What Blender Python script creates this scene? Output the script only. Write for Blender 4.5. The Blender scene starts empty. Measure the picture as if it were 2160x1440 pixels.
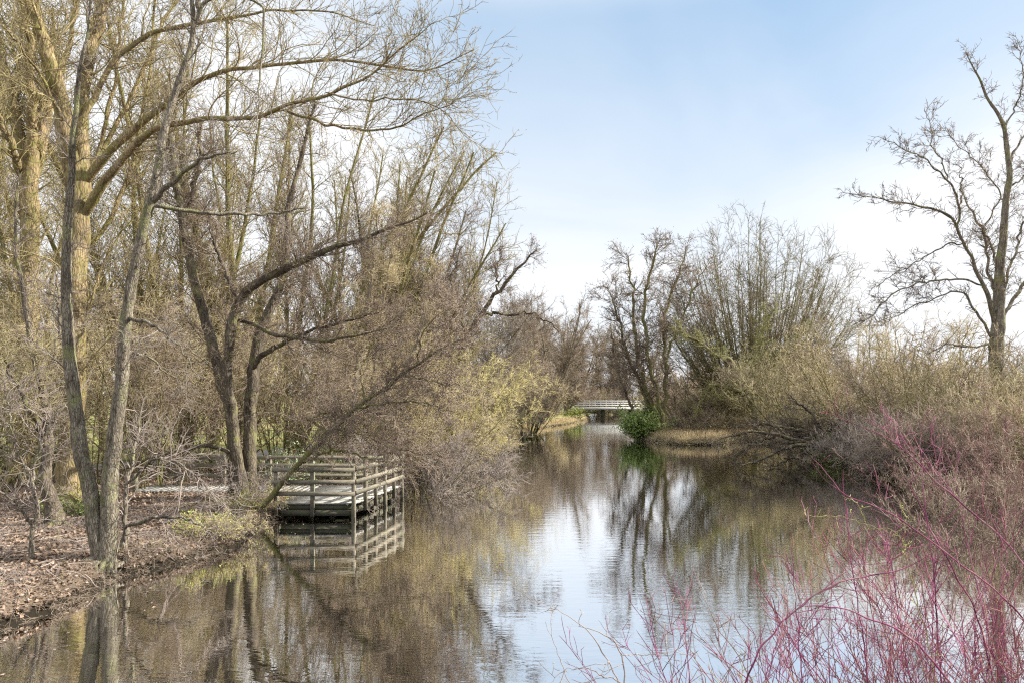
import bpy, math, numpy as np
R_ = math.radians
sc = bpy.context.scene
F, HZ, H = 1500.0, 832.0, 3.4            # focal length in px of a 2160 px frame, horizon row, eye height over the water
# ------------------------------------------------------------------ camera, sky, sun, exposure
cam = bpy.data.cameras.new('camera'); co = bpy.data.objects.new('camera', cam)
sc.collection.objects.link(co); sc.camera = co
co.location = (0, 0, H); co.rotation_euler = (R_(90), 0, 0)
cam.sensor_width = 36; cam.lens = 25; cam.shift_y = (HZ-720)/2160
cam.clip_start = .05; cam.clip_end = 3000
SUN_AZ, SUN_EL = R_(79), R_(33)          # azimuth clockwise from +Y
w = bpy.data.worlds.new('World'); sc.world = w; w.use_nodes = True
nt = w.node_tree; nt.nodes.clear(); N = nt.nodes.new; LK = nt.links.new
out = N('ShaderNodeOutputWorld'); bg = N('ShaderNodeBackground'); bg.inputs[1].default_value = .12
sky = N('ShaderNodeTexSky'); sky.sky_type = 'NISHITA'; sky.sun_disc = False
sky.sun_elevation = SUN_EL; sky.sun_rotation = SUN_AZ; sky.air_density = 1.0; sky.dust_density = 1.2; sky.ozone_density = 1.0
tc = N('ShaderNodeTexCoord'); sep = N('ShaderNodeSeparateXYZ'); LK(tc.outputs['Generated'], sep.inputs[0])
def M(op, a, b=None, c=None, clamp=False):
    n = N('ShaderNodeMath'); n.operation = op; n.use_clamp = clamp
    for k, v in enumerate((a, b, c)):
        if v is None: continue
        if isinstance(v, (int, float)): n.inputs[k].default_value = v
        else: LK(v, n.inputs[k])
    return n.outputs[0]
def MR(v, a, b, c=0., d=1.):
    n = N('ShaderNodeMapRange'); n.interpolation_type = 'SMOOTHSTEP'; LK(v, n.inputs[0])
    for k, q in enumerate((a, b, c, d)): n.inputs[k+1].default_value = q
    return n.outputs[0]
X, Y_, Z = sep.outputs
zz = M('MAXIMUM', Z, 0.0); den = M('ADD', zz, .22)
cx = M('DIVIDE', X, den); cy = M('DIVIDE', Y_, den)
cmb = N('ShaderNodeCombineXYZ'); LK(cx, cmb.inputs[0]); LK(cy, cmb.inputs[1])
ns = N('ShaderNodeTexNoise'); ns.inputs['Scale'].default_value = 1.1; ns.inputs['Detail'].default_value = 6; ns.inputs['Roughness'].default_value = .48; ns.inputs['Distortion'].default_value = .5
LK(cmb.outputs[0], ns.inputs['Vector'])
nz = M('SUBTRACT', ns.outputs[0], .5)
hor = MR(Z, .10, .58, .98, 0.)                      # pale towards the horizon
left = MR(X, -.02, -.34, 0., .75)                  # thin cloud veil over the left half
right = M('MULTIPLY', MR(X, .36, .62, 0., .6), MR(Z, .2, .42, 1., .35))
high = MR(Z, .46, .56, 0., 1.)                     # unseen white cloud added above the frame to whiten the water's reflection
veil = M('ADD', M('ADD', M('MULTIPLY', hor, .95), left), M('ADD', right, high))
veil = M('ADD', veil, M('MULTIPLY', nz, 1.15), clamp=True)
mx = N('ShaderNodeMix'); mx.data_type = 'RGBA'; LK(veil, mx.inputs['Factor'])
LK(sky.outputs[0], mx.inputs[6]); mx.inputs[7].default_value = (3.8, 3.9, 4.05, 1)
gain = N('ShaderNodeMix'); gain.data_type = 'RGBA'; gain.inputs['Factor'].default_value = .8
LK(sky.outputs[0], gain.inputs[6]); gain.inputs[7].default_value = (1.3, 2.05, 2.9, 1)
LK(gain.outputs[2], mx.inputs[6])
hi = N('ShaderNodeMix'); hi.data_type = 'RGBA'; LK(M('MULTIPLY', MR(Z, .49, .60, 0., 1.), MR(ns.outputs[0], .25, .5, .6, 1.)), hi.inputs['Factor']); LK(mx.outputs[2], hi.inputs[6]); hi.inputs[7].default_value = (6.6, 6.7, 6.9, 1)  # extra brightness for the added overhead cloud, for water reflections and fill light
LK(hi.outputs[2], bg.inputs[0]); LK(bg.outputs[0], out.inputs[0])
sl = bpy.data.lights.new('sun', 'SUN'); sl.energy = 5.0; sl.angle = R_(.6); sl.color = (1, .93, .82)
so = bpy.data.objects.new('sun', sl); sc.collection.objects.link(so)
so.rotation_euler = (R_(90)-SUN_EL, 0, math.pi-SUN_AZ)
so.location = (60, 5, 40)
sc.view_settings.view_transform = 'Standard'; sc.view_settings.look = 'None'
sc.view_settings.exposure = 1.2; sc.view_settings.gamma = 1
sc.cycles.use_denoising = False; sc.cycles.filter_width = 1.2; sc.cycles.sample_clamp_indirect = 4
sc.cycles.max_bounces = 5; sc.cycles.diffuse_bounces = 2; sc.cycles.glossy_bounces = 3
sc.cycles.caustics_reflective = False; sc.cycles.caustics_refractive = False
# ------------------------------------------------------------------ helpers
def S(px, py, y): return np.array([(px-1080)/F*y, y, H-(py-HZ)/F*y])
def GW(px, py, z=0.0):
    y = F*(H-z)/(py-HZ); return ((px-1080)/F*y, y)
def setp(o, label=None, cat=None, group=None, kind=None):
    if label: o['label'] = label
    if cat: o['category'] = cat
    if group: o['group'] = group
    if kind: o['kind'] = kind
    return o
def empty(name, loc, label, cat, group=None):
    o = bpy.data.objects.new(name, None); o.empty_display_size = .3; sc.collection.objects.link(o)
    o.location = loc; return setp(o, label, cat, group)
class Acc:
    def __init__(s): s.v = []; s.q = []; s.t = []; s.n = 0
    def add(s, v, q=None, t=None):
        v = np.asarray(v, float).reshape(-1, 3)
        if q is not None and len(q): s.q.append(np.asarray(q).reshape(-1, 4)+s.n)
        if t is not None and len(t): s.t.append(np.asarray(t).reshape(-1, 3)+s.n)
        s.v.append(v); s.n += len(v)
    def tubes(s, P, Rr, k=3, tip=True, lump=0, fine=0):
        B, n, _ = P.shape
        if B == 0: return
        if fine:
            u = np.linspace(0, n-1, fine); P = np.stack([np.stack([np.interp(u, np.arange(n), P[b, :, c]) for c in range(3)], -1) for b in range(B)])
            Rr = np.stack([np.interp(u, np.arange(n), Rr[b]) for b in range(B)]); n = fine
            for _ in range(3): P[:, 1:-1] = (P[:, :-2]+2*P[:, 1:-1]+P[:, 2:])/4; Rr[:, 1:-1] = (Rr[:, :-2]+2*Rr[:, 1:-1]+Rr[:, 2:])/4
        T = np.gradient(P, axis=1); T /= np.linalg.norm(T, axis=2, keepdims=True)+1e-9
        md = np.abs(P[:, -1]-P[:, 0]); ref = np.zeros((B, 3)); ref[np.arange(B), md.argmin(1)] = 1
        U = np.cross(T, ref[:, None, :]); U /= np.linalg.norm(U, axis=2, keepdims=True)+1e-9
        V = np.cross(T, U)
        a = np.arange(k)*2*math.pi/k
        ring = P[:, :, None, :] + Rr[:, :, None, None]*(np.cos(a)[None, None, :, None]*U[:, :, None, :]+np.sin(a)[None, None, :, None]*V[:, :, None, :])
        if lump:
            c = ring/np.maximum(Rr, .02)[:, :, None, None]; z4 = ring[..., 2:]/np.maximum(Rr[:, :1], .05)[:, :, None, None]
            w_ = np.sin(c[..., :1]*2.3+z4*.8+1)*np.sin(c[..., 1:2]*2.1-z4*.7)+.7*np.sin(c[..., :1]*4.1-z4*1.9)*np.sin(c[..., 1:2]*3.7+z4*2.3+2)+.5*np.sin(z4*3.1+c[..., :1])
            ring = P[:, :, None, :]+(ring-P[:, :, None, :])*(1+lump*w_)
        j = np.arange(k); j2 = (j+1) % k
        if tip:
            vv = np.concatenate([ring[:, :-1].reshape(B, -1, 3), P[:, -1:]], 1); m = (n-1)*k+1
            nq = n-2
        else:
            vv = ring.reshape(B, -1, 3); m = n*k; nq = n-1
        base = (np.arange(B)*m)[:, None, None]
        q = None
        if nq > 0:
            r = np.arange(nq)*k
            f = np.stack([r[:, None]+j, r[:, None]+j2, r[:, None]+k+j2, r[:, None]+k+j], -1).reshape(1, -1, 4)
            q = (f+base).reshape(-1, 4)
        t = None
        if tip:
            r = (n-2)*k; f = np.stack([r+j, r+j2, np.full(k, m-1)], -1)[None]; t = (f+base).reshape(-1, 3)
        s.add(vv.reshape(-1, 3), q, t)
    def box(s, a, b, rot=0, org=(0, 0)):
        a = np.array(a, float); b = np.array(b, float)
        v = np.array([[x, y, z] for z in (a[2], b[2]) for x, y in ((a[0], a[1]), (b[0], a[1]), (b[0], b[1]), (a[0], b[1]))])
        if rot:
            c, sn = math.cos(rot), math.sin(rot); p = v[:, :2]-org
            v[:, 0] = org[0]+c*p[:, 0]-sn*p[:, 1]; v[:, 1] = org[1]+sn*p[:, 0]+c*p[:, 1]
        s.add(v, BQ)
    def beam(s, p, q, wd, h):                       # board from p to q (bottom centre line), width wd, height h
        p = np.array(p, float); q = np.array(q, float); d = q-p; n = np.array([-d[1], d[0], 0]); n /= np.linalg.norm(n)+1e-9
        n *= wd/2; u = np.array([0, 0, h])
        s.add([p-n, q-n, q+n, p+n, p-n+u, q-n+u, q+n+u, p+n+u], BQ)
    def octas(s, C, D, ln, r):                      # little spindles: centres, directions
        B = len(C)
        if B == 0: return
        D = D/(np.linalg.norm(D, axis=1, keepdims=True)+1e-9)
        ref = np.where(np.abs(D[:, 2:3]) > .8, [[1., 0, 0]], [[0, 0, 1.]])
        U = np.cross(D, ref); U /= np.linalg.norm(U, axis=1, keepdims=True)+1e-9; V = np.cross(D, U)
        ln = np.broadcast_to(ln, B)[:, None]; r = np.broadcast_to(r, B)[:, None]
        v = np.stack([C-D*ln/2, C+U*r, C+V*r, C-U*r, C-V*r, C+D*ln/2], 1)
        f = np.array([[0, 2, 1], [0, 3, 2], [0, 4, 3], [0, 1, 4], [5, 1, 2], [5, 2, 3], [5, 3, 4], [5, 4, 1]])
        s.add(v.reshape(-1, 3), None, (f[None]+(np.arange(B)*6)[:, None, None]).reshape(-1, 3))
    def leaves(s, rng, C, size, flat=0.0, asp=.5):
        B = len(C)
        if B == 0: return
        d = rng.normal(size=(B, 3)); d[:, 2] *= (1-flat); d /= np.linalg.norm(d, axis=1, keepdims=True)
        e = rng.normal(size=(B, 3)); e[:, 2] *= (1-flat*.8); e -= (e*d).sum(1, keepdims=True)*d; e /= np.linalg.norm(e, axis=1, keepdims=True)
        nn = np.cross(d, e)
        sz = (size*rng.uniform(.6, 1.3, B))[:, None]
        v = np.stack([C-d*sz/2, C+e*sz*asp/2+nn*sz*.08, C+d*sz/2, C-e*sz*asp/2+nn*sz*.08], 1)
        f = np.array([[0, 1, 2], [0, 2, 3]])
        s.add(v.reshape(-1, 3), None, (f[None]+(np.arange(B)*4)[:, None, None]).reshape(-1, 3))
    def build(s, name, mat, parent=None, org=(0, 0, 0), smooth=False):
        v = np.concatenate(s.v) - np.array(org)
        q = np.concatenate(s.q) if s.q else np.zeros((0, 4), int); t = np.concatenate(s.t) if s.t else np.zeros((0, 3), int)
        me = bpy.data.meshes.new(name); me.vertices.add(len(v)); me.vertices.foreach_set('co', v.astype(np.float32).ravel())
        me.loops.add(q.size+t.size); me.polygons.add(len(q)+len(t))
        me.loops.foreach_set('vertex_index', np.concatenate([q.ravel(), t.ravel()]).astype(np.int32))
        tot = np.concatenate([np.full(len(q), 4), np.full(len(t), 3)]); st = np.concatenate([[0], np.cumsum(tot)[:-1]])
        me.polygons.foreach_set('loop_start', st.astype(np.int32))
        try: me.polygons.foreach_set('loop_total', tot.astype(np.int32))
        except Exception: pass
        if smooth: me.polygons.foreach_set('use_smooth', np.ones(len(tot), bool))
        me.update(calc_edges=True); me.materials.append(mat)
        o = bpy.data.objects.new(name, me); sc.collection.objects.link(o)
        if parent: o.parent = parent
        else: o.location = org
        return o
BQ = [[0, 3, 2, 1], [4, 5, 6, 7], [0, 1, 5, 4], [1, 2, 6, 5], [2, 3, 7, 6], [3, 0, 4, 7]]
# ------------------------------------------------------------------ materials
def mat(name, rough=.85, spec=.25):
    m = bpy.data.materials.new(name); m.use_nodes = True
    b = m.node_tree.nodes['Principled BSDF']; b.inputs['Roughness'].default_value = rough
    b.inputs['Specular IOR Level'].default_value = spec
    return m, m.node_tree, b
def noise(t, scale, detail=4, rough=.55, sc3=None, coord='Object'):
    c = t.nodes.new('ShaderNodeTexCoord'); n = t.nodes.new('ShaderNodeTexNoise')
    n.inputs['Scale'].default_value = scale; n.inputs['Detail'].default_value = detail; n.inputs['Roughness'].default_value = rough
    if sc3:
        mp = t.nodes.new('ShaderNodeMapping'); mp.inputs['Scale'].default_value = sc3
        t.links.new(c.outputs[coord], mp.inputs[0]); t.links.new(mp.outputs[0], n.inputs['Vector'])
    else: t.links.new(c.outputs[coord], n.inputs['Vector'])
    return n.outputs[0]
def ramp(t, v, stops):
    r = t.nodes.new('ShaderNodeValToRGB'); e = r.color_ramp.elements
    e[0].position, e[0].color = stops[0][0], (*stops[0][1], 1); e[1].position, e[1].color = stops[-1][0], (*stops[-1][1], 1)
    for p, c in stops[1:-1]:
        k = e.new(p); k.color = (*c, 1)
    t.links.new(v, r.inputs[0]); return r.outputs[0]
def mixc(t, f, a, b):
    n = t.nodes.new('ShaderNodeMix'); n.data_type = 'RGBA'
    if isinstance(f, float): n.inputs['Factor'].default_value = f
    else: t.links.new(f, n.inputs['Factor'])
    for k, v in ((6, a), (7, b)):
        if isinstance(v, tuple): n.inputs[k].default_value = (*v, 1)
        else: t.links.new(v, n.inputs[k])
    return n.outputs[2]
def bump(t, b, v, st, dist=.02):
    n = t.nodes.new('ShaderNodeBump'); n.inputs['Strength'].default_value = st; n.inputs['Distance'].default_value = dist
    t.links.new(v, n.inputs['Height']); t.links.new(n.outputs[0], b.inputs['Normal'])
def bark(name, c1, c2, moss=(.15, .15, .045), amt=.5, scale=9):
    m, t, b = mat(name, .92, .12)
    v = noise(t, scale, 8, .72, (1, 1, .25)); base = ramp(t, v, [(.34, tuple(x*.28 for x in c1)), (.46, c1), (.62, c2), (.74, tuple(min(.8, x*1.3) for x in c2))])
    big = noise(t, 1.1, 4, .6); base = mixc(t, ramp(t, big, [(.4, (0, 0, 0)), (.65, (.55, .55, .55))]), base, tuple(x*.45 for x in c1))
    c = t.nodes.new('ShaderNodeTexCoord'); mp = t.nodes.new('ShaderNodeMapping'); mp.inputs['Scale'].default_value = (1, 1, .22); vo = t.nodes.new('ShaderNodeTexVoronoi')
    vo.feature = 'DISTANCE_TO_EDGE'; vo.inputs['Scale'].default_value = scale*2.4; t.links.new(c.outputs['Object'], mp.inputs[0]); t.links.new(mp.outputs[0], vo.inputs['Vector'])
    crack = ramp(t, vo.outputs['Distance'], [(.02, (.4, .4, .4)), (.16, (1, 1, 1))]); mm = t.nodes.new('ShaderNodeMix'); mm.data_type = 'RGBA'; mm.blend_type = 'MULTIPLY'; mm.inputs['Factor'].default_value = .75
    t.links.new(base, mm.inputs[6]); t.links.new(crack, mm.inputs[7])
    g = noise(t, 1.9, 7, .72); f = ramp(t, g, [(.62-amt*.3, (0, 0, 0)), (.70-amt*.2, (.85, .85, .85))])
    col = mixc(t, f, mm.outputs[2], mixc(t, noise(t, 22, 3), moss, tuple(x*1.5 for x in moss)))
    t.links.new(col, b.inputs['Base Color'])
    hh_ = t.nodes.new('ShaderNodeMix'); hh_.data_type = 'RGBA'; hh_.inputs['Factor'].default_value = .5; t.links.new(v, hh_.inputs[6]); t.links.new(crack, hh_.inputs[7])
    bump(t, b, hh_.outputs[2], 1.0, .035)
    return m
def twig(name, c1, c2, c3=None, scale=.7):
    if name.split('_')[-1] in ('brown', 'olive', 'grey', 'tan', 'yellow', 'mossy'): c1, c2, c3 = [tuple(min(.7, x*1.25) for x in c) for c in (c1, c2, c3)]
    m, t, b = mat(name, .8, .2)
    v = noise(t, scale, 3, .6)
    st = [(.35, c1), (.65, c2)] if c3 is None else [(.33, c1), (.5, c2), (.67, c3)]
    t.links.new(ramp(t, v, st), b.inputs['Base Color']); return m
def leafm(name, c1, c2, trans=.3):
    m, t, b = mat(name, .45, .4)
    v = noise(t, 3.5, 3, .7); t.links.new(ramp(t, v, [(.35, c1), (.65, c2)]), b.inputs['Base Color'])
    return m
BK_grey = bark('bark_grey', (.22, .19, .15), (.36, .32, .26), (.16, .17, .06), .35)
BK_orange = bark('bark_ochre', (.29, .22, .12), (.44, .35, .21), (.17, .16, .055), .45, 7)
BK_pale = bark('bark_pale', (.22, .19, .145), (.38, .34, .27), (.17, .175, .085), .35, 16)
BK_moss = bark('bark_mossy', (.24, .21, .115), (.37, .33, .19), (.14, .145, .045), .6)
BK_dark = bark('bark_dark', (.125, .105, .08), (.24, .20, .15), (.15, .15, .06), .35)
TW_brown = twig('twigs_brown', (.15, .115, .085), (.25, .20, .15), (.22, .17, .13))
TW_olive = twig('twigs_olive', (.16, .14, .08), (.26, .225, .125), (.22, .175, .12))
TW_grey = twig('twigs_grey', (.15, .125, .11), (.26, .22, .195), (.20, .165, .135))
TW_tan = twig('twigs_tan', (.25, .20, .13), (.38, .32, .20), (.30, .25, .13))
TW_yellow = twig('twigs_yellow', (.36, .32, .13), (.50, .44, .22), (.32, .27, .13))
TC_brown = twig('crown_twig_umber', (.13, .10, .075), (.24, .19, .14), (.20, .155, .115))
TC_olive = twig('crown_twig_drab', (.175, .15, .075), (.31, .26, .13), (.25, .20, .12))
TC_grey = twig('crown_twig_ash', (.13, .115, .10), (.23, .20, .17), (.18, .15, .125))
TC_mix = twig('crown_twig_sand', (.12, .10, .065), (.22, .185, .12), (.19, .165, .085), .25)
TW_dark = twig('twigs_dark', (.085, .07, .055), (.15, .12, .095))
TW_moss = twig('twigs_mossy', (.18, .175, .075), (.27, .26, .115), (.19, .16, .11))
TW_red = twig('twigs_crimson', (.085, .02, .05), (.26, .06, .14), (.30, .19, .20), 3.8)
TW_redb = twig('twigs_maroon', (.15, .065, .075), (.25, .15, .135), (.30, .21, .16), .9)
TW_pink = twig('twigs_rose', (.16, .05, .07), (.30, .13, .14), (.22, .16, .12), 3)
CONE = twig('cones', (.075, .05, .05), (.14, .10, .10), None, 3)
CATK = twig('catkins', (.20, .13, .10), (.30, .20, .15), None, 3)
BUD = twig('buds', (.36, .38, .08), (.55, .55, .18), None, 3)
LF_green = leafm('leaves_green', (.09, .16, .035), (.30, .40, .10))
LF_dark = leafm('leaves_dark', (.03, .06, .025), (.08, .13, .06))
LF_pale = leafm('leaves_greygreen', (.15, .22, .12), (.30, .38, .22))
LF_yel = leafm('leaves_yellowgreen', (.18, .26, .03), (.38, .42, .08))
LITTER = leafm('dead_leaves', (.115, .08, .058), (.33, .24, .175))
STRAW = twig('straw', (.38, .29, .16), (.55, .44, .27), None, 2)
def wood(name, c1, c2, green=.3):
    m, t, b = mat(name, .8, .2)
    v = noise(t, 6, 6, .7, (1, 1, 8)); v2 = noise(t, 2.2, 5, .65)
    col = mixc(t, ramp(t, v2, [(.45, (0, 0, 0)), (.75, (green, green, green))]), ramp(t, v, [(.3, c1), (.7, c2)]), (.12, .14, .07))
    t.links.new(col, b.inputs['Base Color']); bump(t, b, v, .3, .01); return m
WOOD = wood('weathered_wood', (.11, .095, .075), (.31, .28, .22), .6)
DECK = wood('deck_wood', (.27, .265, .245), (.42, .415, .39), .4)
WOODD = wood('wet_dark_wood', (.05, .045, .035), (.11, .10, .075), .8)
WHITE = wood('white_painted_wood', (.44, .44, .43), (.62, .62, .60), .25)
# ------------------------------------------------------------------ water outline and terrain
LP = [(-200, 1420), (0, 1328), (60, 1305), (110, 1290), (150, 1268), (200, 1240), (250, 1215), (290, 1208), (330, 1198), (380, 1186), (430, 1172), (480, 1158), (515, 1140),
      (540, 1118), (560, 1102), (600, 1085), (680, 1074), (780, 1050), (850, 1026), (905, 1000), (960, 975), (1020, 950), (1060, 936), (1085, 930), (1112, 920), (1122, 912), (1128, 906), (1150, 900), (1185, 896),
      (1215, 890), (1236, 884), (1232, 880), (1225, 875), (1215, 869)]
RP = [(1420, 869), (1362, 874), (1352, 880), (1350, 890), (1342, 902), (1333, 914), (1350, 924), (1378, 932), (1430, 938), (1490, 938), (1535, 936), (1560, 930), (1600, 932), (1660, 944), (1720, 962),
      (1770, 975), (1830, 994), (1890, 1011), (1960, 1024), (2060, 1040), (2160, 1065), (2300, 1110)]
poly = [GW(*p) for p in LP] + [GW(*p) for p in RP] + [(15, 13), (12, 9), (8, 7.2), (5, 6.6), (3, 6.1), (1.3, 5.6), (.6, 4.6), (0, 3.8), (-6, 3.8), (-10, 5)]
poly = np.array(poly)
def sdist(x, y):                                     # + on land
    x = np.asarray(x, float); y = np.asarray(y, float); d = np.full(x.shape, 1e9); ins = np.zeros(x.shape, bool)
    for k in range(len(poly)):
        a = poly[k]; b = poly[(k+1) % len(poly)]; ex, ey = b-a
        t = np.clip(((x-a[0])*ex+(y-a[1])*ey)/(ex*ex+ey*ey), 0, 1)
        d = np.minimum(d, np.hypot(x-a[0]-t*ex, y-a[1]-t*ey))
        if ey != 0: ins ^= ((a[1] > y) != (b[1] > y)) & (x < ex*(y-a[1])/ey+a[0])
    return np.where(ins, -d, d)
def vn(x, y):
    return (np.sin(x*1.3+1.7*np.sin(y*.9))+np.sin(y*1.7+2.1*np.sin(x*.6+1))+.6*np.sin(x*3.7+y*2.9)+.5*np.sin(x*5.3-y*6.1+2))*.25
def hgt(x, y):
    d = sdist(x, y)+.10*vn(x*2.2, y*2.2)*np.clip(20/np.maximum(y, 8), .3, 1.5)
    land = .06+.32*(1-np.exp(-np.maximum(d, 0)/.22))+.03*vn(x, y)*np.clip(d, 0, 1)+.35*np.clip((d-15)/60, 0, 1)
    return np.where(d > 0, land, np.maximum(-.9, .06+d*2.2))
def gz(x, y): return float(hgt(np.array([x]), np.array([y]))[0])
def axis(lo, c0, c1, hi, st, g=1.09):
    a = list(np.arange(c0, c1, st)); s = st
    while a[-1] < hi: s *= g; a.append(a[-1]+s)
    b = []; s = st; v = c0
    while v > lo: s *= g; v -= s; b.append(v)
    return np.array(b[::-1]+a)
xs = axis(-600, -16, 18, 600, .16); ys = axis(-30, 3, 34, 1000, .16, 1.045)
XX, YY = np.meshgrid(xs, ys); ZZ = hgt(XX, YY)
nx, ny = len(xs), len(ys); ii = np.arange(nx-1)[None]+np.arange(ny-1)[:, None]*nx
A = Acc(); A.add(np.stack([XX, YY, ZZ], -1).reshape(-1, 3), np.stack([ii, ii+1, ii+nx+1, ii+nx], -1).reshape(-1, 4))
m, t, b = mat('ground_soil_and_grass', .95, .1)
n1 = noise(t, .35, 5, .6); n2 = noise(t, 9, 6, .7); n3 = noise(t, 38, 4, .7)
litter = ramp(t, n3, [(.3, (.06, .045, .035)), (.48, (.15, .11, .085)), (.6, (.23, .17, .13)), (.72, (.33, .26, .20))])
soil = ramp(t, n2, [(.35, (.055, .042, .03)), (.65, (.14, .11, .08))])
grass = mixc(t, n2, (.13, .17, .04), (.27, .29, .10)); straw = mixc(t, n3, (.36, .28, .15), (.25, .22, .10))
c = t.nodes.new('ShaderNodeTexCoord'); sp = t.nodes.new('ShaderNodeSeparateXYZ'); t.links.new(c.outputs['Object'], sp.inputs[0])
def tm(op, a, b_, cl=False):
    n = t.nodes.new('ShaderNodeMath'); n.operation = op; n.use_clamp = cl
    for k, v in enumerate((a, b_)):
        if isinstance(v, (int, float)): n.inputs[k].default_value = v
        else: t.links.new(v, n.inputs[k])
    return n.outputs[0]
near = mixc(t, ramp(t, n1, [(.35, (0, 0, 0)), (.6, (1, 1, 1))]), soil, litter)
far = mixc(t, ramp(t, n1, [(.4, (0, 0, 0)), (.62, (1, 1, 1))]), grass, straw)
fy = tm('DIVIDE', tm('SUBTRACT', tm('ADD', sp.outputs[1], tm('MULTIPLY', n1, 12)), 33), 7, True)
col = mixc(t, fy, near, far)
wet = tm('DIVIDE', tm('SUBTRACT', tm('ADD', .12, tm('MULTIPLY', n2, .16)), sp.outputs[2]), .08, True)
col = mixc(t, wet, col, (.022, .018, .013))
t.links.new(col, b.inputs['Base Color']); bump(t, b, n3, .6, .05)
g = A.build('ground', m); g['kind'] = 'structure'
# water
A = Acc(); A.add([(-70, -6, 0), (90, -6, 0), (90, 230, 0), (-70, 230, 0)], [[0, 1, 2, 3]])
m, t, b = mat('pond_water'); t.nodes.remove(b)
o_ = t.nodes['Material Output']; df = t.nodes.new('ShaderNodeBsdfDiffuse'); df.inputs[0].default_value = (.016, .014, .008, 1)
gl = t.nodes.new('ShaderNodeBsdfGlossy'); gl.inputs['Roughness'].default_value = .012; gl.inputs[0].default_value = (1, 1, 1, 1)
fr = t.nodes.new('ShaderNodeFresnel'); fr.inputs[0].default_value = 1.45
fm = t.nodes.new('ShaderNodeMapRange'); t.links.new(fr.outputs[0], fm.inputs[0])
for k, q in enumerate((0.0, .28, .80, .97)): fm.inputs[k+1].default_value = q
ms = t.nodes.new('ShaderNodeMixShader'); t.links.new(fm.outputs[0], ms.inputs[0]); t.links.new(df.outputs[0], ms.inputs[1]); t.links.new(gl.outputs[0], ms.inputs[2])
t.links.new(ms.outputs[0], o_.inputs[0])
r1 = noise(t, 1.0, 3, .5, (1.6, 5.5, 1)); r2 = noise(t, 1.0, 2, .5, (5, 16, 1)); patch = noise(t, 1.0, 2, .5, (.12, .10, 1))
pf = t.nodes.new('ShaderNodeMapRange'); t.links.new(patch, pf.inputs[0])
for k, q in enumerate((.38, .62, .35, 1.25)): pf.inputs[k+1].default_value = q
hh = tm('ADD', tm('MULTIPLY', r1, 1.0), tm('MULTIPLY', r2, .28)); hh = tm('MULTIPLY', hh, pf.outputs[0])
bn = t.nodes.new('ShaderNodeBump'); bn.inputs['Strength'].default_value = 1; bn.inputs['Distance'].default_value = .0025
t.links.new(hh, bn.inputs['Height'])
for n_ in (gl, fr, df): t.links.new(bn.outputs[0], n_.inputs['Normal'])
o = A.build('water', m); o['kind'] = 'structure'
# path running behind the left bank to the footbridge
pp = np.array([(-60, 17), (-30, 23), (-18.5, 27.5), (-13, 36), (-10, 48), (-8, 70), (-3, 92), (4.6, 110)])
tt = np.linspace(0, len(pp)-1, 160); px_ = np.interp(tt, range(len(pp)), pp[:, 0]); py_ = np.interp(tt, range(len(pp)), pp[:, 1])
for _ in range(12):
    px_[1:-1] = (px_[:-2]+2*px_[1:-1]+px_[2:])/4; py_[1:-1] = (py_[:-2]+2*py_[1:-1]+py_[2:])/4
tx = np.gradient(px_); ty = np.gradient(py_); l = np.hypot(tx, ty); nxv, nyv = -ty/l, tx/l
offs = np.linspace(-1.1, 1.1, 7); V = []
for of in offs:
    x_ = px_+nxv*of; y_ = py_+nyv*of; V.append(np.stack([x_, y_, hgt(x_, y_)+.045-.02*abs(of)], -1))
V = np.stack(V, 1); k7 = len(offs); ii = np.arange(159)[:, None]*k7+np.arange(k7-1)[None]
A = Acc(); A.add(V.reshape(-1, 3), np.stack([ii, ii+k7, ii+k7+1, ii+1], -1).reshape(-1, 4))
m, t, b = mat('path_gravel', .95, .1); v = noise(t, 30, 5, .7); t.links.new(ramp(t, v, [(.3, (.17, .15, .14)), (.7, (.33, .30, .28))]), b.inputs['Base Color'])
o = A.build('path', m); o['kind'] = 'structure'
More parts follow.
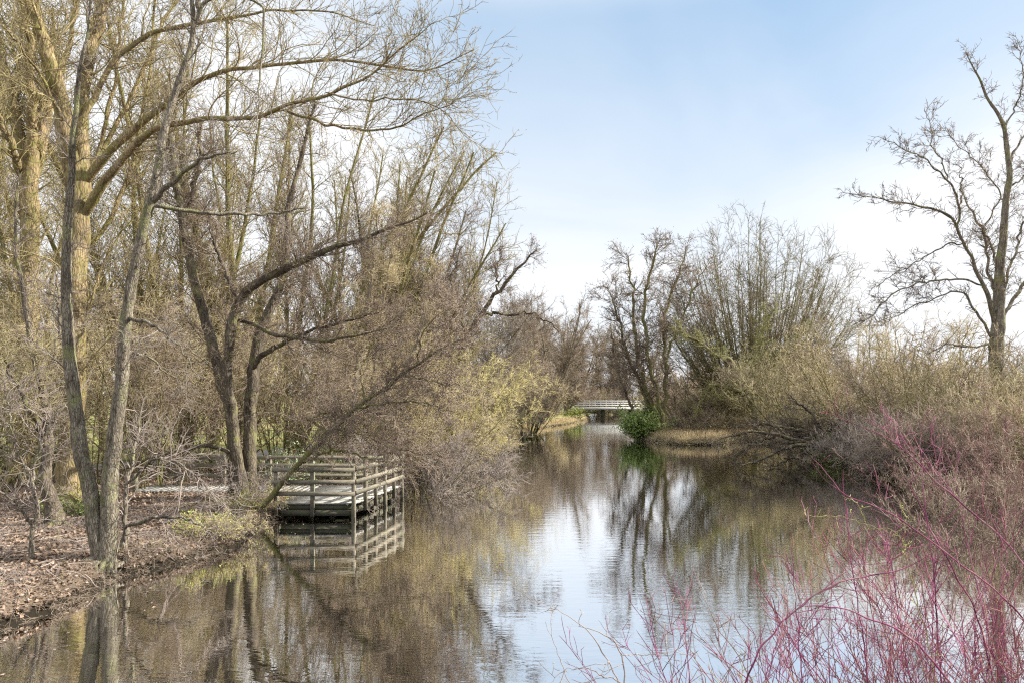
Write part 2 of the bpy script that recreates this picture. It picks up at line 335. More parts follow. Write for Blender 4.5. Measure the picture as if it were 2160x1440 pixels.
# ------------------------------------------------------------------ growth
def nrm(v): return v/(np.linalg.norm(v, axis=-1, keepdims=True)+1e-9)
def spawn(rng, P, Rr, dens, ln, n, ang=.8, jit=.2, rr=.6, rmin=.003, rmax=9., wob=.12, up=.05, vb=0., t0=.12, shape=.62, drift=None, lim=1.0, N=None):
    B, Nn, _ = P.shape
    if B == 0: return P[:, :2].repeat(1, 0)[:0], Rr[:0]
    L = np.linalg.norm(np.diff(P, axis=1), axis=2).sum(1)
    cnt = rng.poisson((dens if N is None else N/(L.sum()*(1-t0)+1e-6))*L*(1-t0)); idx = np.repeat(np.arange(B), cnt); C = len(idx)
    if C == 0: return np.zeros((0, n, 3)), np.zeros((0, n))
    tt = t0+(1-t0)*rng.random(C)**.85; f = tt*(Nn-1); i = np.minimum(f.astype(int), Nn-2); w_ = (f-i)[:, None]
    p = P[idx, i]*(1-w_)+P[idx, i+1]*w_; T = nrm(P[idx, i+1]-P[idx, i]); r = Rr[idx, i]*(1-w_[:, 0])+Rr[idx, i+1]*w_[:, 0]
    v = rng.normal(size=(C, 3)); v[:, 2] += vb; v -= (v*T).sum(1, keepdims=True)*T; v = nrm(v)
    a = (ang+jit*rng.normal(size=C))[:, None]; d = np.cos(a)*T+np.sin(a)*v
    l = np.minimum(ln*rng.uniform(.45, 1.35, C)*(1-shape*tt), L[idx]*lim)
    r0 = np.minimum(np.clip(r*rr*rng.uniform(.7, 1, C), rmin*1.3, rmax), l*.03+rmin)
    out_ = np.zeros((C, n, 3)); out_[:, 0] = p; st = (l/(n-1))[:, None]
    for k in range(1, n):
        d = d+wob*rng.normal(size=(C, 3)); d[:, 2] += up
        if drift is not None: d = d+np.array(drift)
        d = nrm(d); out_[:, k] = out_[:, k-1]+d*st
    s_ = np.linspace(0, 1, n)[None]; return out_, r0[:, None]*(1-s_)+rmin*s_
def pix(rng, pts, Yb, dy=0., n=24, wobble=.006):
    a = np.array(pts, float); cum = np.concatenate([[0], np.cumsum(np.hypot(*np.diff(a[:, :2], axis=0).T))]); u = np.linspace(0, cum[-1], n)
    x = np.interp(u, cum, a[:, 0]); y = np.interp(u, cum, a[:, 1]); r = np.interp(u, cum, a[:, 2])
    for _ in range(2):
        r[1:-1] = (r[:-2]+2*r[1:-1]+r[2:])/4
        x[1:-1] = (x[:-2]+2*x[1:-1]+x[2:])/4; y[1:-1] = (y[:-2]+2*y[1:-1]+y[2:])/4
    s_ = np.linspace(0, 1, n); Yd = Yb+dy*s_+ (abs(dy)*.12+.05)*np.sin(s_*7+rng.random()*6)*s_
    P = np.stack([(x-1080)/F*Yd, Yd, H-(y-HZ)/F*Yd], -1); P[1:-1] += rng.normal(size=(n-2, 3))*wobble*Yb*.25
    return P, r*.80/F*Yd
def tree(name, label, cat, stems, levels, mats, group=None, cones=None, seed=1, flare=True, base=None, cname='crown'):
    """stems: list of (P,R). levels: spawn kwargs; mats: (trunk, twigs). One Empty > trunk, crown(, catkins)"""
    rng = np.random.default_rng(seed)
    P = np.stack([s[0] for s in stems]); Rr = np.stack([s[1] for s in stems])
    b0 = P[0, 0].copy(); g0 = gz(b0[0], b0[1]) if base is None else base
    b0[2] = g0
    e = empty(name, tuple(b0), label, cat, group)
    A = Acc(); R2 = Rr.copy(); P2 = P
    if flare:
        k = np.abs(P[:, 0, 2]-g0) < .5
        h0 = np.maximum(P[:, :, 2]-g0, 0); R2 = np.where(k[:, None], R2*(1+.5*np.exp(-h0/.22)), R2)
        P2 = np.concatenate([P[:, :1], P], 1); P2[k, 0, 2] -= .5; P2[~k, 0] -= (P[~k, 1]-P[~k, 0])*.05
        R2 = np.concatenate([R2[:, :1]*np.where(k, 1., .35)[:, None], R2], 1); R2[~k, 1] *= .8; P2[~k, 0] -= (P[~k, 1]-P[~k, 0])*.25
    near_ = b0[1] < 36; A.tubes(P2, R2, 16 if near_ else 9, tip=False, lump=.07 if near_ else .04, fine=90 if near_ else 0)
    if near_ and flare:
        rt_ = []
        for b_ in range(len(P)):
            if not k[b_] or Rr[b_, 0] < .09: continue
            for q_ in range(7):
                a_ = q_*.9+rng.normal()*.25; r0 = Rr[b_, 0]; L_ = r0*rng.uniform(2.2, 4.2); s_ = np.linspace(0, 1, 7); dx, dy_ = math.cos(a_), math.sin(a_)
                x_ = P[b_, 0, 0]+dx*(r0*.55+L_*s_)+.05*np.sin(s_*6+q_)*dy_; y_ = P[b_, 0, 1]+dy_*(r0*.55+L_*s_)-.05*np.sin(s_*6+q_)*dx
                z_ = np.maximum(hgt(x_, y_), -.1)+r0*.9*(1-s_)**3-.02-.05*s_; rt_.append((np.stack([x_, y_, z_], -1), r0*(.34*(1-s_)**.8+.05)))
        if rt_: A.tubes(np.stack([x[0] for x in rt_]), np.stack([x[1] for x in rt_]), 7, True)
    merge = cname == 'twigs'
    if not merge: tr = A.build('trunk', mats[0], e, b0, smooth=True); A = Acc()
    cur = [(P, Rr)]; last = None
    for j, lv in enumerate(levels):
        lv = dict(lv); src = lv.pop('src', -1); k = lv.pop('k', 3)
        if src == 'all':
            res = both(rng, cur, lv)
            q = (np.concatenate([x[0] for x in res]), np.concatenate([x[1] for x in res]))
        else: q = spawn(rng, *cur[src], **lv)
        A.tubes(q[0], q[1], k, tip=True); cur.append(q)
    if len(cur) > 1 and A.n: setp(A.build('branches' if merge else cname, mats[1], e, b0))
    if cones:
        Pl, Rl = cur[-1]; A = Acc(); nn = int(len(Pl)*cones['f']); id_ = rng.integers(0, len(Pl), nn)
        tsel = rng.integers(1, Pl.shape[1], nn); C = Pl[id_, tsel]+rng.normal(size=(nn, 3))*cones.get('sp', .03)
        D = rng.normal(size=(nn, 3))*.5; D[:, 2] -= cones.get('hang', .5)
        A.octas(C, D, cones['l']*rng.uniform(.7, 1.3, nn), cones['r']); setp(A.build(cones.get('name', 'cones'), cones['m'], e, b0), kind='stuff')
    return e, cur, b0
def both(rng, cur, lv):
    Ls = [np.linalg.norm(np.diff(p, axis=1), axis=2).sum() for p, _ in cur[-2:]]; res = []
    for (p, r_), l_ in zip(cur[-2:], Ls):
        k = dict(lv)
        if k.get('N'): k['N'] = k['N']*l_/sum(Ls)
        res.append(spawn(rng, p, r_, **k))
    return res
def fan(rng, x, y, h, n, spread, r, npt=14, up=.03, wob=.05, z0=None, rb=.1, lean=(0, 0), tip=.25, lj=.25, cut=.0):
    """n stems fanning out of the base at x,y; height h, spread = max tilt (rad)"""
    z = gz(x, y)-.08 if z0 is None else z0; out_ = []
    for i in range(n):
        a = rng.random()*6.283; tl = spread*math.sqrt(rng.random()) if n > 1 else spread*rng.random()*.3
        d = np.array([math.sin(tl)*math.cos(a)+lean[0], math.sin(tl)*math.sin(a)+lean[1], math.cos(tl)]); d /= np.linalg.norm(d)
        p = np.array([x+rb*math.cos(a)*rng.random(), y+rb*math.sin(a)*rng.random(), z]); L = h*(1-lj*rng.random())/max(.5, math.cos(tl*.6)); P = [p.copy()]
        for k in range(npt-1):
            d = d+wob*rng.normal(size=3)+np.array([0, 0, up]); d /= np.linalg.norm(d); p = p+d*L/(npt-1); P.append(p.copy())
        rr_ = r*rng.uniform(.7, 1.1); s_ = np.linspace(0, 1, npt); out_.append((np.array(P), rr_*((1-s_)+tip*s_)))
    return out_
def Lv(dens, ln, n, rmin, **k): d = dict(dens=dens, ln=ln, n=n, rmin=rmin); d.update(k); return d
exec_trees = True
rs = np.random.default_rng
# ================================================================== LEFT BANK TREES
r = rs(11); q = lambda pts, Y, dy=0, n=24: pix(r, pts, Y, dy, n)
BIG = [Lv(0, 3.0, 10, .006, N=230, wob=.16, up=.05, vb=.5, ang=.75, rr=.5, rmax=.035, t0=.15), Lv(0, 1.3, 6, .0045, N=2400, wob=.16, up=.05, ang=.7, src='all', rmax=.014), Lv(0, .5, 4, .0036, N=9500, wob=.2, ang=.7, src='all')]
CK = dict(f=.55, l=.055, r=.008, m=CATK, hang=1.2, name='catkins', sp=.03)
st = [q([(145, 1052, 37), (148, 980, 33), (150, 900, 31), (157, 700, 29), (163, 550, 28), (166, 440, 29), (166, 340, 28)], 20),
      q([(160, 420, 24), (140, 300, 23), (125, 200, 21), (105, 130, 18), (80, 60, 15), (55, -10, 12), (35, -90, 8)], 20, -1),
      q([(168, 360, 20), (174, 250, 18), (172, 180, 17), (192, 100, 16), (212, 30, 15), (232, -50, 12), (250, -160, 7)], 20, 1),
      q([(175, 390, 19), (230, 310, 17), (290, 270, 14), (350, 225, 12), (400, 175, 10), (440, 152, 9), (560, 140, 7), (650, 132, 6), (740, 125, 5), (830, 152, 4), (930, 152, 3), (1000, 105, 1.5)], 20, -3),
      q([(180, 450, 22), (255, 335, 15), (330, 262, 12), (420, 255, 10), (545, 246, 8), (600, 225, 7), (700, 195, 6), (790, 160, 4), (850, 100, 3), (910, 50, 1.5)], 20, -4),
      q([(590, 230, 6), (680, 262, 5), (780, 277, 4.5), (838, 272, 3.5), (895, 240, 3), (960, 216, 1.5)], 18.0, -1.5),
      q([(690, 196, 4), (760, 215, 3), (860, 205, 3), (930, 230, 2), (990, 290, 1)], 16.6, -1),
      q([(172, 260, 13), (230, 140, 10), (280, 88, 9), (340, 62, 8), (390, 48, 8), (430, 50, 7), (520, 30, 5), (600, 20, 4), (700, 25, 3), (790, 55, 1.5)], 20, 2),
      q([(180, 400, 9), (225, 260, 8), (250, 130, 6), (262, -20, 5)], 20.5, 2), q([(180, 380, 10), (280, 200, 8), (340, 60, 6), (400, -40, 4)], 20.5, 3),
      q([(165, 560, 12), (225, 470, 9), (270, 380, 8), (300, 250, 6), (318, 120, 5), (330, -30, 4)], 20.5, 3),
      q([(150, 700, 7), (195, 640, 6), (215, 560, 5), (250, 500, 4), (300, 430, 2)], 20, 1), q([(160, 300, 9), (110, 210, 7), (60, 120, 5), (10, 60, 3)], 20, -2)]
st = [(p_, r_*(1 if k_ < 3 else .64)) for k_, (p_, r_) in enumerate(st)]
tree('poplar_tree', 'massive forked tree with ochre bark and long mossy limbs arching over the water', 'tree', st, BIG, (BK_orange, TC_olive), seed=3, cones=CK)
r = rs(12)
st = [q([(222, 1172, 24), (228, 1090, 21), (235, 970, 20), (250, 850, 17), (260, 750, 16), (268, 650, 14), (285, 560, 13), (305, 470, 12), (325, 415, 11), (340, 330, 10), (350, 240, 9), (375, 180, 9), (395, 120, 8), (418, 50, 7), (410, 0, 6), (398, -80, 3)], 13.3),
      q([(216, 1172, 20), (205, 1100, 20), (182, 1010, 19), (160, 900, 18), (152, 800, 16), (143, 700, 15), (140, 600, 13), (143, 500, 11), (146, 400, 9), (150, 320, 8), (158, 230, 7), (165, 170, 5), (182, 90, 4), (195, 0, 3), (200, -90, 2)], 13.3, -.4),
      q([(322, 430, 8), (365, 382, 6), (410, 346, 5), (450, 330, 3), (500, 320, 1.5)], 13.3, -1), q([(330, 436, 6), (400, 446, 5), (445, 450, 5), (520, 450, 4), (570, 454, 3), (640, 440, 1.5)], 13.3, 1),
      q([(268, 668, 5.5), (320, 684, 4), (350, 705, 4), (390, 745, 2), (420, 800, 1)], 13.3, -1), q([(258, 742, 4), (310, 745, 3), (345, 782, 2), (380, 800, 1)], 13.3, .8),
      q([(418, 30, 6), (420, -20, 5), (500, -120, 3)], 13.3, .5), q([(415, 45, 5), (430, -10, 4), (560, 0, 3), (552, 120, 2.5), (540, 260, 1.5), (550, 330, 1)], 13.3, -.5)]
tree('alder_tree', 'tall slender twin-stemmed tree with pale grey bark at the water edge', 'tree', st,
     [Lv(0, 1.3, 7, .004, N=75, wob=.17, up=.02, vb=.2, rr=.4, rmax=.015, t0=.3), Lv(0, .7, 5, .0032, N=600, wob=.18), Lv(0, .28, 3, .0026, N=3200, wob=.2, src='all')], (BK_pale, TC_grey), seed=5, cones=dict(f=.35, l=.03, r=.008, m=CONE, hang=.4, sp=.02))
r = rs(13)
st = [q([(48, 985, 30), (55, 850, 27), (60, 700, 25), (62, 500, 22), (60, 370, 21), (66, 320, 20)], 25), q([(60, 360, 14), (30, 220, 10), (0, 100, 8), (-25, -20, 5)], 25, 1),
      q([(64, 340, 14), (68, 200, 11), (60, 80, 9), (40, -40, 6)], 25, -1), q([(68, 330, 14), (100, 245, 11), (122, 170, 9), (150, 80, 6), (168, -30, 4)], 25, 1.5), q([(50, 380, 11), (10, 270, 8), (-40, 190, 5)], 25, -2),
      q([(62, 420, 10), (95, 300, 8), (112, 160, 6), (110, 20, 4)], 25, 2)]
tree('lime_tree', 'thick upright trunk splitting like a candelabra behind the left edge thicket', 'tree', st, [Lv(0, 2.8, 8, .007, N=150, up=.12, vb=.5, rmax=.035), Lv(0, 1.3, 5, .006, N=1500, src='all'), Lv(0, .55, 3, .005, N=6500, src='all')], (BK_orange, TC_olive), seed=7)
r = rs(14)
st = [q([(503, 1042, 19), (495, 960, 17), (488, 900, 16), (478, 850, 15), (470, 800, 15), (455, 755, 14), (440, 700, 14), (425, 640, 13), (408, 592, 12), (395, 520, 11), (385, 470, 10), (372, 400, 9), (360, 300, 7), (352, 180, 4)], 20.8, 1.5),
      q([(512, 1042, 16), (492, 900, 14), (483, 830, 13), (481, 760, 12), (487, 700, 12), (495, 640, 12), (502, 612, 12), (560, 590, 10), (600, 565, 10), (650, 540, 8), (700, 525, 7), (760, 508, 5), (830, 480, 3), (900, 450, 2)], 20.6, -1.5),
      q([(498, 625, 7), (485, 590, 6), (468, 560, 5), (455, 520, 4), (440, 460, 2)], 20.2, .5),
      q([(530, 1042, 18), (525, 960, 17), (525, 880, 16), (530, 800, 16), (538, 740, 15), (545, 712, 14), (562, 670, 12), (575, 630, 11), (600, 590, 10), (610, 555, 9), (602, 480, 8), (612, 400, 6), (640, 320, 5), (665, 220, 3)], 21, 1.5),
      q([(490, 672, 6), (530, 680, 5.5), (570, 705, 5.5), (620, 716, 5), (700, 720, 3.5), (780, 700, 2), (830, 690, 1)], 20.5, -1.5), q([(535, 775, 8), (560, 742, 7), (600, 722, 6), (650, 700, 4), (720, 680, 3), (800, 660, 1.5)], 21, -1.5),
      q([(385, 480, 7), (405, 420, 6), (420, 350, 5), (425, 250, 3)], 22, 1), q([(500, 960, 6), (430, 935, 5), (380, 950, 4), (320, 965, 4), (270, 985, 2), (230, 1010, 1)], 20.6, -1)]
AC = dict(f=.75, l=.03, r=.013, m=CONE, hang=.2, sp=.04)
tree('alder_tree', 'dark red-brown three-stemmed tree growing at the back of the timber deck', 'tree', st,
     [Lv(0, 2.1, 8, .006, N=150, wob=.18, up=.01, vb=.1, rmax=.022, t0=.25), Lv(0, .95, 5, .0045, N=1900, wob=.2, src='all', rmax=.01), Lv(0, .38, 3, .0038, N=11000, wob=.2, src='all')], (BK_dark, TC_brown), seed=9, cones=AC)
r = rs(15)
st = [q([(552, 1068, 12), (600, 1012, 13), (640, 968, 13), (700, 902, 11), (760, 852, 10), (820, 815, 8), (850, 790, 7), (880, 762, 6), (908, 745, 5), (960, 720, 3), (1015, 700, 2)], 19.3, -.6),
      q([(755, 858, 6), (800, 850, 5), (850, 846, 4), (905, 852, 2.5), (960, 870, 1.5)], 18.9, -1), q([(855, 790, 5), (900, 800, 4), (950, 812, 3), (1000, 815, 1.5)], 18.8, -.5),
      q([(690, 912, 6), (650, 880, 5), (700, 868, 5), (745, 880, 4)], 19.0, .5), q([(770, 845, 5), (760, 780, 4), (800, 700, 3), (860, 650, 2), (930, 620, 1)], 19, 1), q([(880, 765, 4), (890, 700, 3), (930, 660, 2), (990, 640, 1)], 18.8, -1),
      q([(700, 905, 4), (760, 915, 4), (830, 945, 3), (900, 960, 2), (950, 955, 1)], 19.2, -1), q([(640, 975, 6), (700, 945, 5), (760, 960, 4), (820, 975, 2)], 19.2, -.8)]
st = [(p_, r_*.56) for p_, r_ in st]
tree('leaning_alder', 'dark trunk leaning far out over the deck with purple-brown cones', 'tree', st,
     [Lv(0, 1.7, 8, .005, N=110, wob=.2, up=.015, vb=.3, rmax=.02, t0=.2), Lv(0, .8, 5, .004, N=1600, wob=.2, up=.0, src='all', rmax=.009), Lv(0, .32, 3, .0036, N=10000, wob=.2, src='all')], (BK_moss, TW_brown), seed=10, cones=dict(f=.75, l=.034, r=.014, m=CONE, hang=.2, sp=.04), flare=False)
# three pale slim stems behind the deck
YG = [Lv(0, 1.5, 7, .006, N=36, wob=.15, up=.05, rmax=.016, t0=.3), Lv(0, .65, 4, .0045, N=500, src='all'), Lv(0, .3, 3, .004, N=3500)]
for i, (pts, lb) in enumerate((([(733, 990, 8), (745, 850, 7), (760, 760, 6), (775, 680, 5), (788, 560, 3), (800, 440, 1.5)], 'left pale slim stem of three rising behind the deck railing'),
                  ([(762, 990, 8), (775, 880, 7), (790, 780, 6), (800, 720, 5), (815, 600, 3), (840, 480, 1.5)], 'middle pale slim stem of three rising behind the deck railing'),
                  ([(800, 990, 9), (822, 900, 9), (850, 830, 8), (872, 750, 6), (890, 670, 4), (920, 560, 2)], 'right pale slim stem of three, leaning most, behind the deck railing'))):
    r = rs(20+i); tree('young_birch', lb, 'tree', [q(pts, 27+i*.5, .5)], YG, (BK_pale, TW_tan), group='pale slim stems behind the deck', seed=30+i)
# crooked small trees at the far left on the near bank
r = rs(16)
st = [q([(118, 1098, 20), (100, 1060, 17), (92, 1000, 15), (105, 930, 12), (98, 850, 10), (80, 780, 9), (60, 700, 8), (45, 600, 6), (30, 500, 4), (38, 380, 2)], 16.5, 1), q([(96, 940, 8), (70, 870, 7), (40, 820, 5), (10, 760, 3)], 16.6, -1),
      q([(90, 800, 6), (120, 740, 5), (128, 660, 4), (118, 580, 2)], 16.8, 1)]
SM = [Lv(0, 1.4, 8, .0045, N=40, wob=.22, up=.02, rmax=.014, t0=.15), Lv(0, .7, 5, .0035, N=220, wob=.22, src='all'), Lv(0, .28, 3, .0026, N=900, src='all')]
tree('hawthorn_tree', 'short crooked dark trunk bending beside the ochre-barked giant', 'tree', st, SM, (BK_dark, TW_grey), seed=12)
r = rs(17)
st = [q([(66, 1160, 8), (75, 1090, 8), (78, 1040, 7), (65, 1000, 6), (90, 930, 5), (130, 860, 4), (140, 850, 3)], 13.2, .5), q([(70, 1110, 6), (40, 1070, 5), (10, 1040, 4), (-20, 1020, 3)], 13.2, -.5), q([(74, 1030, 5), (40, 960, 4), (20, 880, 3), (10, 800, 2)], 13.2, .3)]; st = [(p_, r_*.7) for p_, r_ in st]
tree('sapling', 'thin pale forked sapling on the leafy slope at the left edge', 'tree', st, SM, (BK_pale, TW_grey), seed=13)
r = rs(18)
st = [q([(262, 1150, 7), (262, 1080, 6), (270, 1000, 5), (290, 930, 4), (300, 850, 3)], 14, .5), q([(264, 1110, 4), (320, 1092, 4), (385, 1090, 3), (430, 1110, 2), (460, 1130, 1)], 14, -.4), q([(268, 1020, 4), (330, 960, 3), (400, 990, 2.5), (480, 1060, 1.5)], 14, -.5)]
tree('sapling', 'small twiggy sapling growing against the foot of the twin-stemmed tree', 'tree', st, SM, (BK_grey, TW_grey), seed=14)
# ---- taller background trees behind the deck, each by hand-set position
BGL = [Lv(0, 4.0, 9, .009, N=150, wob=.13, up=.08, vb=.3, ang=.65, rmax=.035, t0=.15, rr=.45), Lv(0, 1.6, 6, .008, N=1700, wob=.15, up=.06, src='all', rmax=.013, shape=.45), Lv(0, .6, 3, .0056, N=6800, wob=.18, src='all')]
def bg(name, label, px, Y, top, nst=3, spread=.3, rad=.2, lean=0., mats=(BK_moss, TC_olive), seed=1, levels=BGL, group=None, cones=None, up=.02, **kw):
    rr = rs(seed); x = (px-1080)/F*Y; h = H-(top-HZ)/F*Y - gz(x, Y)
    st = fan(rr, x, Y, h, nst, spread, rad, lean=(lean, 0), up=up, rb=.25, **kw)
    return tree(name, label, 'tree', st, levels, mats, group=group, seed=seed+100, cones=cones)
GB = 'bare trees standing behind the deck and thicket'
CKf = dict(f=.3, l=.06, r=.012, m=CATK, hang=.9, name='catkins', sp=.05)
bg('ash_tree', 'bare mossy tree seen between the giant and the leaning pale stem, top cropped', 300, 30, -60, 3, .22, .19, 0, seed=40, group=GB, cones=CKf)
bg('ash_tree', 'straight green-trunked tree left of the three-stemmed dark tree', 385, 31, 20, 3, .25, .18, .05, seed=41, group=GB, cones=CKf)
bg('ash_tree', 'thick moss-green trunk directly behind the dark three-stemmed tree', 515, 32, 90, 4, .28, .22, .04, seed=42, group=GB, cones=CKf)
bg('maple_tree', 'wide fan of mossy stems above the deck leaning towards the open sky', 610, 34, 120, 6, .42, .17, .15, seed=43, group=GB, cones=CKf)
bg('maple_tree', 'many-stemmed tree whose top slopes down towards the gap, right of the deck', 720, 36, 230, 7, .50, .15, .18, seed=44, group=GB)
bg('willow_tree', 'dark-stemmed tree behind the pale slim stems', 790, 40, 330, 5, .5, .15, .15, (BK_dark, TC_brown), seed=45, group=GB)
bg('willow_tree', 'bare tree whose long limb reaches out over the gap of water', 850, 36, 440, 5, .5, .13, .16, (BK_moss, TC_brown), seed=46, group=GB, cones=CKf)
bg('willow_tree', 'bushy bare tree right above the yellowish willow', 920, 44, 530, 6, .5, .12, .08, (BK_dark, TC_grey), seed=47, group=GB)
bg('ash_tree', 'distant upright tree in the left corner behind the candelabra trunk', -40, 34, 60, 4, .3, .2, 0, seed=48, group=GB)
bg('ash_tree', 'distant upright tree seen just right of the candelabra trunk', 110, 36, 100, 4, .3, .18, 0, seed=49, group=GB)
bg('ash_tree', 'slim distant tree filling the gap right of the ochre-barked giant', 225, 38, 150, 4, .32, .17, 0, seed=50, group=GB)
bg('ash_tree', 'slim distant tree behind the left stem of the dark three-stemmed tree', 450, 42, 210, 4, .35, .17, .05, seed=51, group=GB)
bg('willow_tree', 'bare tree farthest right in the left woods, sloping down over the yellowish willow', 935, 42, 545, 6, .45, .11, .02, (BK_moss, TC_grey), seed=52, group=GB)
bg('ash_tree', 'bare tree filling the slope of crowns between the many-stemmed tree and the yellowish willow', 815, 38, 320, 6, .42, .13, .08, (BK_moss, TC_olive), seed=53, group=GB)
r = rs(19)
st = [q([(930, 900, 8), (950, 800, 8), (985, 710, 7), (1012, 664, 6), (1045, 618, 5), (1075, 585, 4), (1105, 555, 3), (1132, 528, 1.5)], 36, -1), q([(1010, 668, 5), (1050, 662, 4), (1080, 668, 3.5), (1110, 655, 3), (1150, 675, 2), (1180, 700, 1)], 36, 1), q([(985, 710, 5), (960, 640, 4), (950, 580, 3), (975, 520, 1.5)], 36, 1), q([(1045, 620, 3), (1050, 590, 2.5), (1045, 560, 1.5), (1060, 530, 1)], 36, 0)]
tree('reaching_tree', 'dark slanting limb reaching right into the sky gap above the yellowish willow', 'tree', st, [Lv(0, 1.5, 8, .007, N=90, wob=.18, up=.0, rmax=.014), Lv(0, .8, 5, .006, N=800, src='all'), Lv(0, .4, 3, .005, N=3500, src='all')], (BK_dark, TC_brown), seed=54, flare=False, cones=dict(f=.3, l=.05, r=.018, m=CONE, sp=.05))
# ------------------------------------------------------------------ shrubs
SH = [Lv(0, .9, 6, .004, N=150, wob=.2, up=.03, t0=.15, rmax=.007), Lv(0, .4, 4, .0034, N=900, wob=.22, src='all'), Lv(0, .2, 3, .003, N=3500, src='all')]
DWX = [None]
def shrub(name, label, x, y, h, n, spread, mats, seed, group=None, levels=SH, r=.02, up=-.01, rb=.4, cones=None, leaves=None, cat='shrub', lean=(0, 0), wob=.09, z0=None, **kw):
    rr = rs(seed); one = levels is DWX[0]; levels = [dict(l_, ln=l_['ln']*max(.35, min(1, h/2.6))) if levels is SH else l_ for l_ in levels]; st = fan(rr, x, y, h, n, spread, r, npt=9, up=up, wob=wob, rb=rb, lean=lean, z0=z0, **kw)
    P = np.stack([s[0] for s in st]); Rr = np.stack([s[1] for s in st]); b0 = np.array([x, y, gz(x, y) if z0 is None else z0])
    e = empty(name, tuple(b0), label, cat, group); A = Acc(); A.tubes(P, Rr, 4, True)
    if not one: A.build('stems', mats[0], e, b0)
    cur = [(P, Rr)]
    if not one: A = Acc()
    for lv in levels:
        lv = dict(lv); src = lv.pop('src', -1); lv.pop('k', 0)
        if src == 'all':
            res = both(rr, cur, lv); qq = (np.concatenate([x_[0] for x_ in res]), np.concatenate([x_[1] for x_ in res]))
        else: qq = spawn(rr, *cur[-1], **lv)
        A.tubes(qq[0], qq[1], 3, True); cur.append(qq)
    A.build('stems' if one else 'twigs', mats[1], e, b0)
    Pl = cur[-1][0]
    if cones:
        A = Acc(); nn = int(len(Pl)*cones['f']); id_ = rr.integers(0, len(Pl), nn); C = Pl[id_, -1]+rr.normal(size=(nn, 3))*.01
        A.octas(C, rr.normal(size=(nn, 3)), cones['l'], cones['r']); setp(A.build(cones.get('name', 'buds'), cones['m'], e, b0), kind='stuff')
    if leaves:
        A = Acc(); nn = leaves['n']; id_ = rr.integers(0, len(Pl), nn); C = Pl[id_, rr.integers(0, Pl.shape[1], nn)]+rr.normal(size=(nn, 3))*leaves.get('sp', .05)
        A.leaves(rr, C, leaves['s']); setp(A.build('leaves', leaves['m'], e, b0), kind='stuff')
    return e
def at(px, Y): return ((px-1080)/F*Y, Y)
# left thicket
TH = 'leafless shrubs of the left thicket'
thick = [  # px, Y, top py, n, spread, material, label
    (-30, 22, 560, 16, .8, TW_olive, 'dense olive shrub filling the left edge below the candelabra tree'),
    (-70, 17, 640, 9, .8, TW_olive, 'thin olive tangled shrub cut off by the left edge'),
    (60, 23, 640, 12, .8, TW_olive, 'olive-brown shrub in front of the candelabra trunk'),
    (215, 24, 560, 14, .75, TW_tan, 'tall tan shrub between the ochre giant and the pale twin stems'),
    (330, 23, 600, 14, .8, TW_brown, 'brown shrub just right of the pale twin stems'),
    (300, 28, 620, 14, .8, TW_olive, 'olive shrub behind the boardwalk at its left end'),
    (420, 27, 640, 14, .85, TW_brown, 'brown shrub behind the boardwalk railing'),
    (480, 30, 590, 14, .85, TW_tan, 'tan shrub behind the dark three-stemmed tree'),
    (580, 29, 640, 16, .85, TW_olive, 'olive shrub rising behind the deck, left half'),
    (660, 31, 600, 16, .85, TW_tan, 'tan shrub rising behind the deck, middle'),
    (700, 26, 700, 12, .8, TW_brown, 'brown shrub close behind the pale slim stems'),
    (150, 30, 580, 14, .7, TW_tan, 'tan shrub seen behind the ochre giant'),
    (20, 30, 520, 16, .7, TW_olive, 'tallest olive shrub far back at the left edge'),
]
for i, (px, Y, top, n, sp_, m_, lb) in enumerate(thick):
    x, y = at(px, Y); h = H-(top-HZ)/F*Y-gz(x, y)
    shrub('thicket_shrub', lb, x, y, h, n, sp_*.72, (BK_moss, m_), 200+i, TH, r=.028, rb=.8, levels=[Lv(0, 1.7, 7, .006, N=190, wob=.2, up=.03, t0=.34, rmax=.014), Lv(0, .8, 4, .0050, N=1500, wob=.22, src='all'), Lv(0, .38, 3, .0045, N=5500, src='all')])
# low shrubs in front: around the deck and the bank
shrub('bramble_bush', 'tangle of grey twigs hanging round the foot of the dark three-stemmed tree', *at(498, 20.0), 1.7, 30, 1.1, (TW_grey, TW_grey), 230, up=-.07, r=.008, rb=.7)
shrub('bramble_bush', 'grey twiggy bush spilling over the bank left of the deck', *at(492, 16.3), .62, 40, 1.2, (TW_grey, TW_tan), 231, up=-.04, r=.006, rb=.5, leaves=dict(n=200, s=.045, m=LF_yel))
shrub('ivy_bush', 'low bush with yellow-green leaves on the bank left of the deck', *at(435, 15.9), .55, 24, 1.1, (TW_tan, TW_tan), 232, up=-.04, r=.006, rb=.5, leaves=dict(n=1100, s=.05, m=LF_yel, sp=.06))
shrub('fern', 'low green leafy plant at the foot of the ochre giant', *at(152, 18.2), .6, 20, 1.1, (TW_moss, TW_moss), 233, up=-.04, r=.006, rb=.6, leaves=dict(n=1600, s=.06, m=LF_green, sp=.06), cat='plant')
shrub('ivy_bush', 'small leafy bush right beside the left front post of the deck', *at(545, 19.5), .9, 20, 1.1, (TW_tan, TW_tan), 234, up=-.04, r=.006, rb=.4, leaves=dict(n=700, s=.05, m=LF_yel, sp=.06))
shrub('evergreen_bush', 'grey-green leafy bush behind the deck railing', *at(640, 24.5), 1.5, 26, 1.0, (TW_tan, TW_tan), 235, up=-.02, r=.01, rb=.5, leaves=dict(n=2600, s=.10, m=LF_pale, sp=.1))
shrub('evergreen_bush', 'low pale green bush at the back right of the deck', *at(745, 24.6), .9, 20, 1.1, (TW_tan, TW_tan), 236, up=-.02, r=.01, rb=.7, leaves=dict(n=900, s=.08, m=LF_pale, sp=.1))
